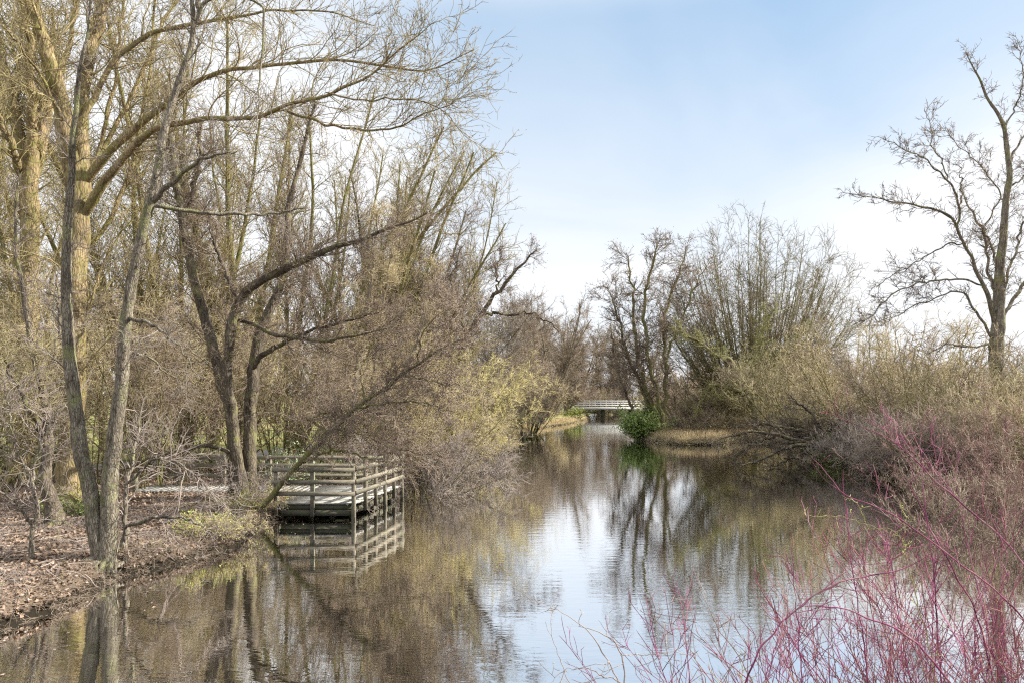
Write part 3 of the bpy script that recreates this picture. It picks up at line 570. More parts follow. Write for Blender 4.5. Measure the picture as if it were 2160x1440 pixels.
shrub('holly_bush', 'dull dark green leafy bush deep in the left thicket', *at(55, 27), 5.0, 18, .8, (BK_dark, TW_olive), 237, r=.03, rb=.6, leaves=dict(n=5000, s=.11, m=LF_dark, sp=.25))
shrub('holly_bush', 'dark green bush glimpsed behind the brown shrub left of the deck', *at(330, 33), 4.2, 16, .8, (BK_dark, TW_olive), 238, r=.03, rb=.6, leaves=dict(n=2500, s=.10, m=LF_pale, sp=.2))
# willow mass right of the deck, hanging to the water
WB = [Lv(0, 1.6, 7, .006, N=260, wob=.17, up=.0, t0=.12, rmax=.012), Lv(0, .7, 4, .005, N=2200, wob=.2, src='all'), Lv(0, .32, 3, .0046, N=11000, src='all')]
WG = 'leafless willow bushes along the left water edge'
wl = [(862, 25.5, 860, 24, 1.1, TW_grey, .15, 'grey-brown bush spilling over the water beside the far end of the deck'),
      (885, 29, 790, 26, 1.0, TW_tan, .15, 'tan bush over the water between the deck and the yellowish willow'),
      (935, 33, 690, 30, .75, TW_yellow, .1, 'tall rounded yellowish willow with a sheer right-hand side'),
      (975, 36, 730, 30, .65, TW_yellow, .0, 'yellow-tipped willow nearest the open water on the left bank'),
      (935, 31, 890, 24, 1.1, TW_grey, .2, 'low grey bush trailing into the water below the yellowish willow'),
      (800, 30, 690, 20, .9, TW_tan, .1, 'tan bush behind the bushes at the far end of the deck'),
      (870, 36, 620, 22, .7, TW_olive, .0, 'tall olive bush behind the yellowish willow'),
      (985, 41, 895, 20, 1.0, TW_tan, .1, 'low tan bush on the bank just before the grassy point')]
for i, (px, Y, top, n, sp_, m_, ln_, lb) in enumerate(wl):
    x, y = at(px, Y); h = H-(top-HZ)/F*Y-gz(x, y)
    shrub('willow_bush', lb, x, y, h, n, sp_, (BK_moss, m_), 250+i, WG, r=.028, rb=1.0, levels=WB, lean=(ln_, -.1), up=-.03 if sp_ > 1 else .01)
# mid-distance bushes on the left bank past the point
FB = [Lv(0, 2.2, 6, .011, N=260, wob=.14, up=.03, t0=.12, rmax=.024), Lv(0, 1.0, 4, .009, N=2000, wob=.18, src='all'), Lv(0, .5, 3, .008, N=8000, src='all')]
for i, (px, Y, top, n, sp_, m_, lb) in enumerate([(1118, 62, 770, 26, .75, TW_brown, 'round brown bush on the left bank before the sandy shore'), (1065, 66, 680, 20, .6, TW_brown, 'tall brown bush behind the yellowish willow, towards the footbridge'),
        (1140, 80, 800, 22, .7, TW_tan, 'tan bush by the sandy shore at the left end of the footbridge'), (1035, 52, 820, 22, .8, TW_olive, 'olive bush on the grassy point of the left bank')]):
    x, y = at(px, Y); h = H-(top-HZ)/F*Y-gz(x, y)
    shrub('bank_bush', lb, x, y, h, n, sp_, (BK_moss, m_), 270+i, 'bushes on the far left bank', r=.05, rb=1.2, levels=FB)
for i, (px, Y, top, n, sp_, m_, lb) in enumerate([(1150, 95, 600, 7, .5, TW_brown, 'tallest bare tree left of the gap, before the footbridge'), (1095, 80, 640, 6, .5, TW_brown, 'bare tree left of the gap, behind the yellowish willow'),
        (1195, 104, 690, 6, .5, TW_grey, 'small bare tree just left of the gap above the footbridge'),
        (1060, 90, 600, 7, .5, TW_brown, 'broad bare tree half hidden by the slanting limb, left of the gap'), (1125, 108, 650, 7, .5, TW_grey, 'bare tree between the tallest one and the yellowish willow, left of the gap')]):
    x, y = at(px, Y); bg('bare_tree', lb, px, Y, top, n, sp_, .22, .05, (BK_grey, TC_brown), 280+i, levels=[Lv(0, 4, 7, .018, N=110, wob=.14, up=.04, rmax=.045), Lv(0, 2.2, 5, .014, N=1200, src='all', shape=.4), Lv(0, .95, 3, .012, N=6500, src='all')], group='bare trees before the footbridge', up=.02)
# ================================================================== RIGHT BANK
r = rs(60)
st = [q([(1396, 930, 8), (1375, 850, 7), (1347, 770, 6), (1337, 700, 5), (1335, 620, 4), (1325, 540, 2)], 53, 1), q([(1402, 930, 8), (1388, 840, 7), (1366, 745, 6), (1357, 650, 5), (1372, 560, 4), (1388, 510, 1.5)], 53, -1),
      q([(1400, 925, 7), (1402, 820, 7), (1406, 752, 6), (1400, 680, 5), (1422, 600, 4), (1445, 530, 1.5)], 53.5, 1.5), q([(1395, 925, 6), (1380, 880, 6), (1345, 800, 5), (1320, 740, 4), (1300, 660, 3), (1280, 600, 1)], 53, 2),
      q([(1406, 760, 4), (1425, 700, 4), (1460, 620, 3), (1490, 560, 1)], 53.5, -1)]
st = [(p_, r_*.8) for p_, r_ in st]
tree('alder_tree', 'group of slim dark stems fanning up from the tip of the right bank', 'tree', st,
     [Lv(0, 3.4, 7, .012, N=130, wob=.14, up=.0, vb=-.1, ang=1.1, rmax=.03, t0=.22), Lv(0, 1.6, 5, .010, N=1700, wob=.16, up=.02, src='all'), Lv(0, .6, 3, .0085, N=9500, src='all')], (BK_moss, TC_brown), seed=61, cones=dict(f=.45, l=.07, r=.028, m=CONE, sp=.1, hang=.2))
r = rs(62); tree('leaning_tree', 'thin dark trunk leaning left in front of the right end of the footbridge', 'tree', [q([(1352, 895, 4), (1330, 850, 4), (1310, 805, 3.5), (1298, 760, 3), (1288, 690, 1.5)], 62, 1)],
     [Lv(0, 1.8, 6, .012, N=22), Lv(0, .9, 4, .010, N=200), Lv(0, .45, 3, .009, N=900)], (BK_dark, TC_brown), seed=62)
# the broad domed tree
rr = rs(63); D0 = np.array([(1592-1080)/F*60, 60., gz((1592-1080)/F*60, 60.)]); st = []
for i in range(120):
    az = i*2.39996+rr.normal()*.15; ph = 1.95*((i+.5)/120)**.58
    end = D0+np.array([math.sin(ph)*math.cos(az)*8.2, math.sin(ph)*math.sin(az)*6.8, 10.9+math.cos(ph)*6.2])*np.array([1, 1, rr.uniform(.9, 1.04)])
    dd = end-D0; mid = D0+np.array([dd[0]*.62, dd[1]*.62, max(2.0, dd[2]*.40)+.3]); s0 = D0+np.array([rr.normal()*.3, rr.normal()*.3, -.1])
    u = np.linspace(0, 1, 18)[:, None]; P = (1-u)**2*s0+2*u*(1-u)*mid+u*u*end; P[1:] += np.cumsum(rr.normal(size=(17, 3))*.06, 0)
    st.append((P, (.075*(1-u[:, 0])**.9+.010)*rr.uniform(.5, 1.5)))
tree('domed_willow', 'broad domed bare tree with mossy fanning limbs on the right bank', 'tree', st,
     [Lv(0, 3.6, 8, .011, N=1500, wob=.10, up=.0, ang=.55, rmax=.02, t0=.25, shape=.55), Lv(0, 1.5, 5, .0095, N=9000, wob=.14, up=.01, src='all', shape=.45), Lv(0, .6, 3, .008, N=26000, up=.01, src='all', shape=.3)], (BK_moss, TC_mix), seed=64)
r = rs(65)
st = [q([(1595, 905, 10), (1590, 860, 10), (1580, 825, 9), (1555, 790, 8), (1540, 760, 6), (1500, 745, 5), (1470, 715, 4), (1430, 700, 2)], 52, -2), q([(1588, 840, 6), (1550, 825, 5), (1510, 810, 4), (1480, 840, 3), (1465, 870, 1.5)], 52, -1), q([(1590, 860, 7), (1620, 800, 5), (1660, 740, 4), (1700, 700, 2)], 52, 1),
      q([(1560, 795, 5), (1600, 745, 4), (1610, 690, 3), (1640, 640, 1.5)], 52, 1)]
tree('crooked_willow', 'low crooked tree with bright yellow-green lichen on its limbs, below the domed tree', 'tree', st, [Lv(0, 2.2, 7, .011, N=90, wob=.18, up=.02, rmax=.025), Lv(0, 1.0, 4, .009, N=900, src='all'), Lv(0, .45, 3, .008, N=5000, src='all')], (BK_moss, TW_moss), seed=66)
# tall tree at the right edge
r = rs(70)
st = [q([(2110, 905, 21), (2107, 815, 18), (2103, 740, 18), (2101, 690, 17), (2105, 620, 14), (2109, 560, 11), (2120, 504, 10), (2118, 449, 8), (2123, 415, 8), (2132, 371, 7), (2132, 338, 7), (2123, 293, 6), (2118, 265, 5), (2101, 238, 4), (2079, 193, 3), (2045, 143, 2), (2037, 110, 1)], 33, 0),
      q([(2101, 690, 11), (2079, 615, 9), (2068, 582, 7), (2043, 532, 6), (2023, 488, 6), (2012, 460, 5), (1984, 443, 5), (1929, 435, 4), (1879, 424, 3), (1823, 410, 2), (1773, 407, 1)], 33, -2),
      q([(2023, 488, 5), (2026, 421, 4.5), (1998, 379, 4), (1973, 360, 3), (1951, 332, 2.5), (1907, 313, 2), (1879, 299, 1.5), (1851, 288, 1)], 32, -2), q([(2026, 430, 4), (2029, 388, 2.5), (2024, 350, 1)], 32, 0),
      q([(1998, 379, 3), (1990, 338, 2.5), (1962, 304, 2), (1968, 271, 1.5), (1951, 227, 1)], 31, 1), q([(2100, 650, 9), (2086, 580, 6), (2079, 504, 5), (2068, 482, 5), (2051, 449, 4), (2034, 415, 3), (2028, 395, 1)], 33, 1.5),
      q([(2073, 480, 3.5), (2096, 449, 3), (2112, 416, 3), (2101, 382, 2.5), (2068, 349, 2), (2018, 304, 1.5), (1990, 275, 1)], 34, 1), q([(2104, 560, 6), (2092, 520, 4.5), (2070, 480, 4)], 33, 1),
      q([(2070, 602, 4), (2018, 585, 4), (1962, 593, 3.5), (1907, 607, 3), (1857, 643, 2.5), (1829, 677, 2), (1796, 688, 1.2)], 32.8, -2), q([(2030, 515, 3), (2001, 513, 3), (1962, 532, 2.5), (1923, 560, 2), (1879, 582, 1.5), (1848, 607, 1)], 32.5, 1),
      q([(2092, 715, 6), (2057, 654, 4.5), (2034, 615, 3.5), (1996, 618, 3), (1951, 638, 2.5), (1901, 660, 2), (1873, 682, 1)], 33, -1), q([(2108, 690, 9), (2123, 655, 8), (2146, 615, 7), (2165, 595, 6), (2200, 560, 5), (2240, 480, 2)], 33, 1),
      q([(2112, 640, 6), (2130, 560, 5), (2160, 470, 4), (2200, 380, 2)], 33, -1), q([(2129, 340, 5), (2151, 304, 4), (2165, 270, 3), (2175, 200, 2), (2165, 120, 1)], 33, 1), q([(2125, 400, 4), (2165, 371, 3), (2210, 300, 2)], 33, 1),
      q([(2120, 265, 3.5), (2146, 221, 3), (2160, 171, 2), (2150, 90, 1)], 33, -1), q([(2098, 720, 5), (2060, 735, 4), (2000, 725, 3), (1950, 745, 1.5)], 33, 1)]
st = [(p_, r_*(1 if k_ == 0 else .6)) for k_, (p_, r_) in enumerate(st)]
tree('lone_tall_tree', 'tall grey-trunked bare tree with sparse spreading limbs at the right edge', 'tree', st,
     [Lv(0, 1.5, 7, .008, N=260, wob=.2, up=.04, vb=.3, rmax=.014, t0=.3, ang=.8), Lv(0, .75, 5, .007, N=1700, wob=.2, up=.04, src='all'), Lv(0, .38, 3, .0065, N=6500, up=.03, src='all')], (BK_grey, TC_brown), seed=71)
# right thicket
RT = 'leafless shrubs of the right bank thicket'
rt = [(1640, 52, 740, 20, .8, TW_tan, 'brown shrub under the right half of the domed tree'), (1705, 44, 700, 26, .9, TW_olive, 'olive shrub right of the domed tree trunk'), (1735, 38.5, 860, 12, 1.0, TW_dark, 'dark sparse shrub behind the bare limbs that sweep over the water'),
      (1760, 46, 650, 24, .8, TW_brown, 'brown shrub in the middle of the right thicket'), (1830, 38, 665, 26, .85, TW_tan, 'tan shrub below the long low limb of the tall right tree'), (1900, 36, 615, 28, .7, TW_tan, 'tall rounded ginger-tan shrub left of the tall right tree'),
      (1965, 33, 665, 26, .75, TW_brown, 'brown shrub just left of the tall tree trunk'), (2050, 31, 730, 24, .85, TW_olive, 'olive shrub at the foot of the tall tree'), (2150, 30, 715, 24, .85, TW_olive, 'olive shrub behind the tall tree at the right edge'),
      (1870, 31, 885, 30, 1.1, TW_grey, 'low pale grey shrub drooping over the water in the right bay'), (1800, 37, 840, 20, .9, TW_olive, 'mossy olive shrub above the dark arching stems'), (1950, 28, 900, 30, 1.2, TW_grey, 'low grey shrub at the water edge below the ginger-tan one'),
      (2040, 27, 850, 26, 1.0, TW_brown, 'brown shrub between the water and the tall tree'), (1560, 58, 800, 20, .9, TW_olive, 'small olive shrub left of the crooked lichened tree'), (1500, 62, 790, 20, .9, TW_brown, 'brown shrub behind the straw-coloured grass point'),
      (1430, 66, 790, 18, .8, TW_brown, 'brown shrub right behind the slim alder stems'), (2190, 26, 800, 22, .9, TW_tan, 'tan shrub cropped by the right edge')]
for i, (px, Y, top, n, sp_, m_, lb) in enumerate(rt):
    x, y = at(px, Y); h = H-(top-HZ)/F*Y-gz(x, y); k = Y/36.
    shrub('thicket_shrub', lb, x, y, h, n, sp_, (BK_dark if m_ is TW_dark else BK_moss, m_), 300+i, RT, r=.04*k, rb=1.2, up=-.03 if sp_ > 1 else .0, lean=(-.25, -.3) if m_ is TW_dark else (0, 0),
          levels=[Lv(0, 2.1, 6, .0075*k, N=280, wob=.17, up=.02, t0=.12, rmax=.016), Lv(0, .95, 4, .0065*k, N=1900, wob=.2, src='all'), Lv(0, .42, 3, .0055*k, N=6000, src='all')])
shrub('laurel_bush', 'bright green leafy bush at the foot of the slim stems on the right bank tip', *at(1358, 54), 2.7, 26, .55, (BK_dark, TW_moss), 330, r=.03, rb=1.0, leaves=dict(n=6500, s=.17, m=LF_green, sp=.22), cat='bush')
shrub('evergreen_bush', 'small yellow-green bush on the left shore by the footbridge', *at(1213, 92), 1.5, 14, .8, (BK_dark, TW_moss), 331, r=.03, rb=.6, leaves=dict(n=500, s=.22, m=LF_yel, sp=.2), cat='bush')
shrub('ivy_thicket', 'dark green ivy mass at the foot of the tall tree on its left', *at(2045, 36), 4.2, 22, .9, (BK_dark, TW_olive), 332, r=.03, rb=1.2, leaves=dict(n=5200, s=.13, m=LF_dark, sp=.3), cat='bush')
shrub('ivy_thicket', 'mid-green ivy mass right of the tall tree trunk', *at(2165, 35), 4.8, 22, .9, (BK_dark, TW_olive), 333, r=.03, rb=1.2, leaves=dict(n=4500, s=.13, m=LF_green, sp=.3), cat='bush')
shrub('ivy_bush', 'small green leafy patch low in the right bay', *at(1770, 35), 2.0, 18, .9, (BK_dark, TW_olive), 334, r=.02, rb=.6, leaves=dict(n=1400, s=.11, m=LF_green, sp=.2), cat='bush')
r = rs(75)
st = [q([(1830, 985, 7), (1760, 940, 6), (1700, 933, 5.5), (1640, 915, 4.5), (1590, 908, 3.5), (1540, 915, 2), (1510, 930, 1)], 34.5, -1), q([(1800, 950, 6), (1717, 935, 5.5), (1670, 940, 5), (1627, 958, 4.5), (1600, 968, 3), (1560, 985, 1.5)], 34.5, -2), q([(1790, 955, 5), (1720, 915, 4.5), (1660, 900, 4), (1600, 892, 3), (1550, 900, 1.5)], 35, 1),
      q([(1700, 933, 4), (1640, 930, 3.5), (1580, 940, 2.5), (1530, 965, 1.2)], 34, -1), q([(1640, 915, 3.5), (1600, 935, 3), (1570, 950, 2), (1545, 975, 1)], 34, 0), q([(1760, 940, 5), (1730, 900, 4), (1700, 860, 3), (1660, 830, 1.5)], 34.5, 0), q([(1717, 936, 3), (1690, 960, 2.5), (1650, 975, 2), (1610, 985, 1)], 34, -1)]
tree('fallen_willow', 'dark bare limbs sweeping left just above the water in the right bay', 'tree', st, [Lv(0, 2.0, 8, .008, N=90, wob=.12, up=.02, rmax=.02, t0=.1), Lv(0, .9, 5, .006, N=700, wob=.15, src='all'), Lv(0, .4, 3, .0055, N=2500, src='all')], (BK_dark, TW_dark), seed=76, flare=False)
# purplish shrubs at right edge, nearer
for i, (px, Y, top, n, sp_, lb) in enumerate([(2090, 20, 850, 40, .9, 'purple-brown dogwood standing on the right bank below the tall tree'), (2190, 17, 860, 40, .9, 'brown twiggy shrub cut by the right edge near the water'), (2040, 19.5, 960, 34, 1.1, 'low brown twiggy shrub leaning over the water at right'), (2140, 15.5, 990, 36, 1.0, 'dense brown shrub with maroon stems at the right edge water line'), (2240, 19, 780, 36, .8, 'tallest maroon dogwood just inside the right edge')]):
    x, y = at(px, Y); h = H-(top-HZ)/F*Y-gz(x, y)
    shrub('purple_dogwood', lb, x, y, h, n, sp_, (TW_redb if i in (0, 4, 3) else TW_brown, TW_redb if i in (0, 4) else TW_brown), 340+i, 'twiggy dogwoods on the right bank', r=.012, rb=.8, up=.0, levels=[Lv(0, .9, 5, .0045, N=320, wob=.13, up=.05, t0=.15, ang=.5), Lv(0, .42, 4, .004, N=1800, wob=.15, up=.03, src='all'), Lv(0, .2, 3, .0036, N=4500, src='all')])
# ================================================================== FOREGROUND DOGWOODS
DW = [Lv(0, .75, 8, .0023, N=160, wob=.08, up=.06, vb=.4, ang=.6, t0=.25, rmax=.0035, rr=.7), Lv(0, .32, 6, .0018, N=380, wob=.10, up=.05, vb=.3, ang=.6, rr=.7, src='all'), Lv(0, .10, 3, .0013, N=350, up=.03)]
DWX[0] = DW
BD = dict(f=.5, l=.010, r=.0028, m=BUD, name='buds')
DG = 'crimson dogwoods in the foreground'
for i, (x, y, h, n, sp_, ln_, lb) in enumerate([
        (1.75, 5.2, 1.7, 26, .85, -.15, 'leftmost crimson dogwood, low and sparse against the bright water'), (2.4, 5.3, 2.05, 30, .75, -.25, 'second crimson dogwood from the left, fan of thin rising stems'),
        (3.2, 5.5, 2.2, 30, .7, -.25, 'crimson dogwood with many crossing stems left of the tallest ones'), (4.0, 5.9, 2.4, 28, .65, -.25, 'tall crimson dogwood crossing the dark water at right'), (4.7, 6.0, 2.6, 28, .55, -.2, 'crimson dogwood filling the bottom right corner'),
        (3.1, 4.6, 1.7, 32, .7, -.15, 'nearest crimson dogwood, right of centre in the lower corner')]):
    shrub('crimson_dogwood', lb, x, y, h, n, sp_, (TW_red, TW_red if i % 2 == 0 else TW_pink), 360+i, DG, levels=DW, r=.007, rb=.6, up=.015, lean=(ln_, 0), wob=.06, cones=BD, tip=.3, lj=.5)
r = rs(80); q_ = q; q = lambda pts, Y, dy=0: (lambda pr: (pr[0], pr[1]*.40))(q_(pts, Y, dy, 40))
st = [q([(2330, 1520, 7), (2250, 1320, 6), (2160, 1185, 5.5), (2080, 1105, 5), (1980, 1020, 4.5), (1920, 955, 4), (1880, 925, 3), (1800, 890, 2), (1740, 870, 1.2)], 5.4, .3), q([(1905, 940, 2.5), (1898, 910, 2), (1902, 870, 1)], 5.7, 0), q([(1945, 970, 3), (1940, 930, 2.5), (1950, 880, 2), (1962, 860, 1)], 5.65, 0),
      q([(1980, 1020, 2.5), (1978, 980, 2), (1970, 930, 1)], 5.6, 0), q([(2400, 1620, 6), (2250, 1400, 5.5), (2120, 1260, 5), (2000, 1170, 4.5), (1900, 1090, 4), (1800, 1050, 3), (1730, 1010, 2), (1715, 975, 1)], 5.0, .2), q([(1530, 1560, 7), (1570, 1440, 6), (1600, 1370, 5.5), (1660, 1300, 5), (1720, 1250, 5), (1800, 1215, 4.5), (1900, 1203, 3.5), (1960, 1170, 2)], 4.9, .1),
      q([(2160, 1640, 8), (2000, 1430, 7), (1920, 1340, 6), (1830, 1300, 5), (1760, 1275, 4), (1680, 1275, 2)], 4.7, .1), q([(1700, 1660, 5), (1690, 1400, 4), (1678, 1280, 3.5), (1675, 1200, 2.5), (1668, 1120, 1.5)], 4.9, 0),
      q([(1840, 1640, 5), (1820, 1340, 4), (1795, 1180, 3), (1783, 1050, 2.5), (1780, 990, 1.2)], 5.1, 0), q([(2150, 1640, 6), (2060, 1290, 4.5), (1970, 1130, 4), (1930, 1040, 3), (1910, 1000, 1.5)], 5.3, 0), q([(2000, 1640, 5), (1970, 1200, 4), (1950, 1060, 3), (1943, 960, 1.5)], 5.3, 0)]
tree('crimson_dogwood', 'largest crimson dogwood with one long bare shoot slanting up from the right corner', 'shrub', st, [Lv(0, .6, 8, .0018, N=110, wob=.12, up=.06, vb=.5, ang=.8, rmax=.004, t0=.2), Lv(0, .28, 6, .0014, N=220, wob=.12, up=.05), Lv(0, .1, 3, .0012, N=200)], (TW_red, TW_red), group=DG, seed=81, flare=False, cname='twigs')
r = rs(82)
st = [q([(2000, 1600, 4), (1960, 1360, 3.5), (1920, 1200, 3), (1900, 1130, 2.5), (1880, 1110, 2), (1820, 1115, 1.2)], 5.2, 0), q([(1905, 1180, 2.5), (1910, 1100, 2), (1900, 1060, 1)], 5.2, 0), q([(1900, 1130, 2.5), (1840, 1110, 2), (1780, 1090, 1.6), (1690, 1085, 1)], 5.2, .1), q([(1830, 1110, 2), (1810, 1060, 1.5), (1780, 1050, 1)], 5.2, 0), q([(1880, 1130, 2), (1930, 1090, 2), (1905, 1085, 1)], 5.2, .1)]
tree('lichened_branch_shrub', 'sparse twiggy shrub with yellow-green lichen among the crimson dogwoods', 'shrub', st, [Lv(6, .16, 5, .0025, wob=.2, ang=.9, rr=.8), Lv(9, .06, 3, .0022)], (TW_moss, TW_moss), seed=83, flare=False, cname='twigs', cones=dict(f=.8, l=.016, r=.005, m=BUD, sp=.006, name='lichen'))
r = rs(84)
st = [q([(1330, 1640, 5), (1300, 1420, 4), (1250, 1340, 3.5), (1190, 1290, 2), (1140, 1270, 1.2), (1095, 1262, .8)], 4.9, 0), q([(1330, 1640, 6), (1320, 1460, 5), (1310, 1380, 4.5), (1300, 1350, 4), (1260, 1330, 3), (1220, 1320, 1.5)], 4.9, .1),
      q([(1310, 1440, 4), (1240, 1410, 3), (1190, 1410, 2), (1160, 1440, 1.2)], 4.9, 0), q([(1180, 1640, 4), (1200, 1440, 3), (1170, 1360, 2), (1150, 1310, 1)], 4.8, 0), q([(1400, 1640, 5), (1420, 1420, 3), (1400, 1340, 2), (1375, 1290, 1)], 4.9, 0), q([(1480, 1640, 5), (1490, 1430, 3), (1440, 1340, 2), (1410, 1270, 1)], 4.9, 0),
      q([(1310, 1380, 3), (1380, 1380, 2), (1440, 1370, 1)], 4.9, .1), q([(1620, 1640, 5), (1590, 1430, 4), (1520, 1330, 3), (1480, 1250, 2), (1460, 1190, 1)], 5.0, 0)]
tree('budding_shrub', 'sparse grey-brown twiggy shrub with green buds at bottom centre', 'shrub', st, [Lv(5, .35, 6, .002, wob=.22, up=.02, ang=.9, rmax=.004), Lv(8, .12, 4, .0017, wob=.25), Lv(9, .04, 3, .0015)], (TW_grey, TW_grey), seed=85, flare=False, cname='twigs', cones=dict(f=.18, l=.012, r=.0035, m=BUD, sp=.003, name='buds'))
shrub('budding_shrub', 'greenish budding shrub tangled in the lower left of the crimson dogwoods', 1.9, 5.1, 1.25, 22, .8, (TW_grey, TW_moss), 370, levels=[Lv(5, .4, 6, .0022, wob=.2), Lv(8, .15, 4, .0018, wob=.2), Lv(7, .06, 3, .0016)], r=.005, rb=.5, cones=dict(f=.3, l=.012, r=.004, m=BUD, name='buds'), tip=.3, lj=.4)
q = q_
# ================================================================== DECK AND BRIDGE
dk = empty('timber_deck', (-5, 21.3, .45), 'weathered timber viewing deck with board railings standing over the water', 'deck')
O = (-5, 21.3, .45); ZD = .45
fl = (-6.42, 19.4); frp = (-4.33, 19.4); br = (-3.62, 23.2); bl = (-6.1, 23.3)
A = Acc(); rr = rs(90)
nb = 15
for k in range(nb):                                   # deck boards, each a beam running left-right
    u0 = k/nb; u = (k+.5)/nb
    L_ = np.array(fl)*(1-u)+np.array(bl)*u; R2_ = np.array(frp)*(1-u)+np.array(br)*u; z = ZD-.04+rr.normal()*.003
    A.beam((L_[0]-.05, L_[1], z), (R2_[0]+.03, R2_[1], z), 3.85/nb-.012, .04)
for k in range(30):                                   # boardwalk to the left
    x0 = -6.35-.185*k; A.beam((x0, 21.95, ZD-.045+rr.normal()*.003), (x0, 23.35, ZD-.045), .172, .04)
A.build('deck_boards', DECK, dk, O)
def post(x, y, z0, z1, s=.10, name='post'):
    A = Acc(); h = s/2; A.box((x-h, y-h, z0), (x+h, y+h, z1-.02)); c = h*.75
    A.box((x-c, y-c, z1-.02), (x+c, y+c, z1)); return A.build(name, WOOD, dk, O)
for x, y, z0, z1 in [(-6.42, 19.36, .12, 1.36), (-5.43, 19.36, .1, 1.42), (-4.31, 19.36, -.6, 1.46)]: post(x, y, z0, z1)
for k in range(1, 6):
    u = k/5; post(-4.31+u*.70+.02, 19.36+u*3.85, .15 if k not in (3, 5) else -.6, 1.47+[0, .1, .02, .08, .1, .12][k])
for x in (-5.2, -6.6, -8.0, -9.5, -11.0): post(x, 23.42, .2, 1.42, .13)
post(-11.6, 21.9, .3, 1.0, .12)
def rail(p, q_, z, h=.125, th=.035):
    A = Acc(); A.beam((*p, z+rr.normal()*.012), (*q_, z+rr.normal()*.012), th, h+rr.normal()*.006); return A.build('rail', WOOD, dk, O)
for z in (1.30, .99, .67): rail((-6.52, 19.29), (-4.26, 19.29), z)
for z in (1.30, .99, .67): rail((-4.235, 19.32), (-3.53, 23.3), z)
for z in (1.29, 1.02, .70): rail((-11.4, 23.33), (-3.75, 23.33), z)
A = Acc()
for y_ in (19.5, 20.5, 21.5, 22.6): A.beam((-6.35, y_, .26), (-4.33+(y_-19.4)*.184, y_, .26), .07, .145)
A.beam((-6.3, 19.46, .10), (-4.3, 19.46, .10), .10, .155); A.beam((-4.5, 19.6, .10), (-3.82, 23.0, .10), .10, .155)
A.beam((-6.4, 22.0, .28), (-11.8, 22.0, .28), .07, .12); A.beam((-6.4, 23.25, .28), (-11.8, 23.25, .28), .07, .12)
A.build('joists', WOODD, dk, O)
for x, y in ((-6.2, 19.8), (-5.6, 19.8), (-5.0, 19.8), (-4.5, 20.0), (-4.2, 21.5), (-3.9, 22.8), (-5.4, 21.5)):
    A = Acc(); A.tubes(np.array([[[x, y, -.9], [x, y, .25]]]), np.array([[.08, .08]]), 10, False); A.build('pile', WOODD, dk, O)
# bridge
bz = empty('footbridge', (12.5, 111, 1.3), 'white-painted timber footbridge spanning the far narrows', 'bridge'); O = (12.5, 111, 1.3)
A = Acc(); A.box((5.0, 110.1, 1.22), (21.5, 112.9, 1.42)); A.box((5.0, 110.02, 1.12), (21.5, 110.098, 1.50)); A.build('bridge_deck', WHITE, bz, O)
for yy in (110.15, 112.85):
    for k in range(19):
        x = 5.2+k*.89; A = Acc(); A.box((x-.06, yy-.06, 1.425), (x+.06, yy+.06, 2.52)); A.build('post', WHITE, bz, O)
    for z in (2.36, 2.02, 1.68):
        A = Acc(); A.beam((5.0, yy-.09, z), (21.4, yy-.09, z), .05, .13); A.build('rail', WHITE, bz, O)
for x in (9.0, 14.2, 18.6):
    A = Acc(); A.box((x-.18, 110.4, -.8), (x+.18, 112.6, 1.215)); A.build('pier', WOODD, bz, O)
# fence beyond the bridge
fe = empty('white_fence', (20, 124, .8), 'pale open fence standing on the bank beyond the footbridge', 'fence')
for k in range(7):
    A = Acc(); x = 15.5+k*1.5; A.box((x-.06, 123.9, .5), (x+.06, 124.1, 3.1)); A.build('post', WHITE, fe, (20, 124, .8))
A = Acc(); [A.beam((15.5, 123.85, z), (24.5, 123.85, z), .05, .14) for z in (2.9, 2.4, 1.9)]; A.build('rails', WHITE, fe, (20, 124, .8))
# pale cottage far behind, glimpsed through the trees
hs = empty('cottage', (20.5, 158, .9), 'small white house glimpsed through the trees beyond the footbridge', 'house'); O = (20.5, 158, .9)
A = Acc(); A.box((18.9, 156, .5), (22.6, 161, 3.6)); mw, t, b = mat('white_render', .8); t.links.new(ramp(t, noise(t, 2, 4), [(.3, (.62, .62, .60)), (.7, (.75, .75, .73))]), b.inputs['Base Color']); A.build('wall', mw, hs, O)
A = Acc(); A.add([(18.6, 155.7, 3.602), (22.9, 155.7, 3.602), (22.9, 161.3, 3.602), (18.6, 161.3, 3.602), (18.6, 158.5, 5.4), (22.9, 158.5, 5.4)], [[0, 1, 5, 4], [2, 3, 4, 5]], [[0, 4, 3], [1, 2, 5]])
mr, t, b = mat('roof_tiles', .8); t.links.new(ramp(t, noise(t, 8, 4), [(.3, (.10, .07, .06)), (.7, (.2, .13, .10))]), b.inputs['Base Color']); A.build('roof', mr, hs, O)
mg, t, b = mat('window_glass', .1, .6); b.inputs['Base Color'].default_value = (.04, .05, .06, 1)
for x in (19.7, 21.5):
    A = Acc(); A.box((x-.4, 155.96, 1.6), (x+.4, 155.995, 2.7)); A.build('window', mg, hs, O)
# low bar fence by the lawn behind the deck
bf = empty('bar_fence', (-16, 46, .7), 'low dark fence of thin upright bars beside the lawn behind the deck', 'fence'); A = Acc()
for k in range(46): A.box((-17+k*.13, 45.98, gz(-14, 46)-.1), (-17+k*.13+.02, 46.0, gz(-14, 46)+.85))
A.beam((-17, 45.99, gz(-14, 46)+.7), (-11.1, 45.99, gz(-14, 46)+.7), .025, .04); A.build('bars', WOODD, bf, (-16, 46, .7))
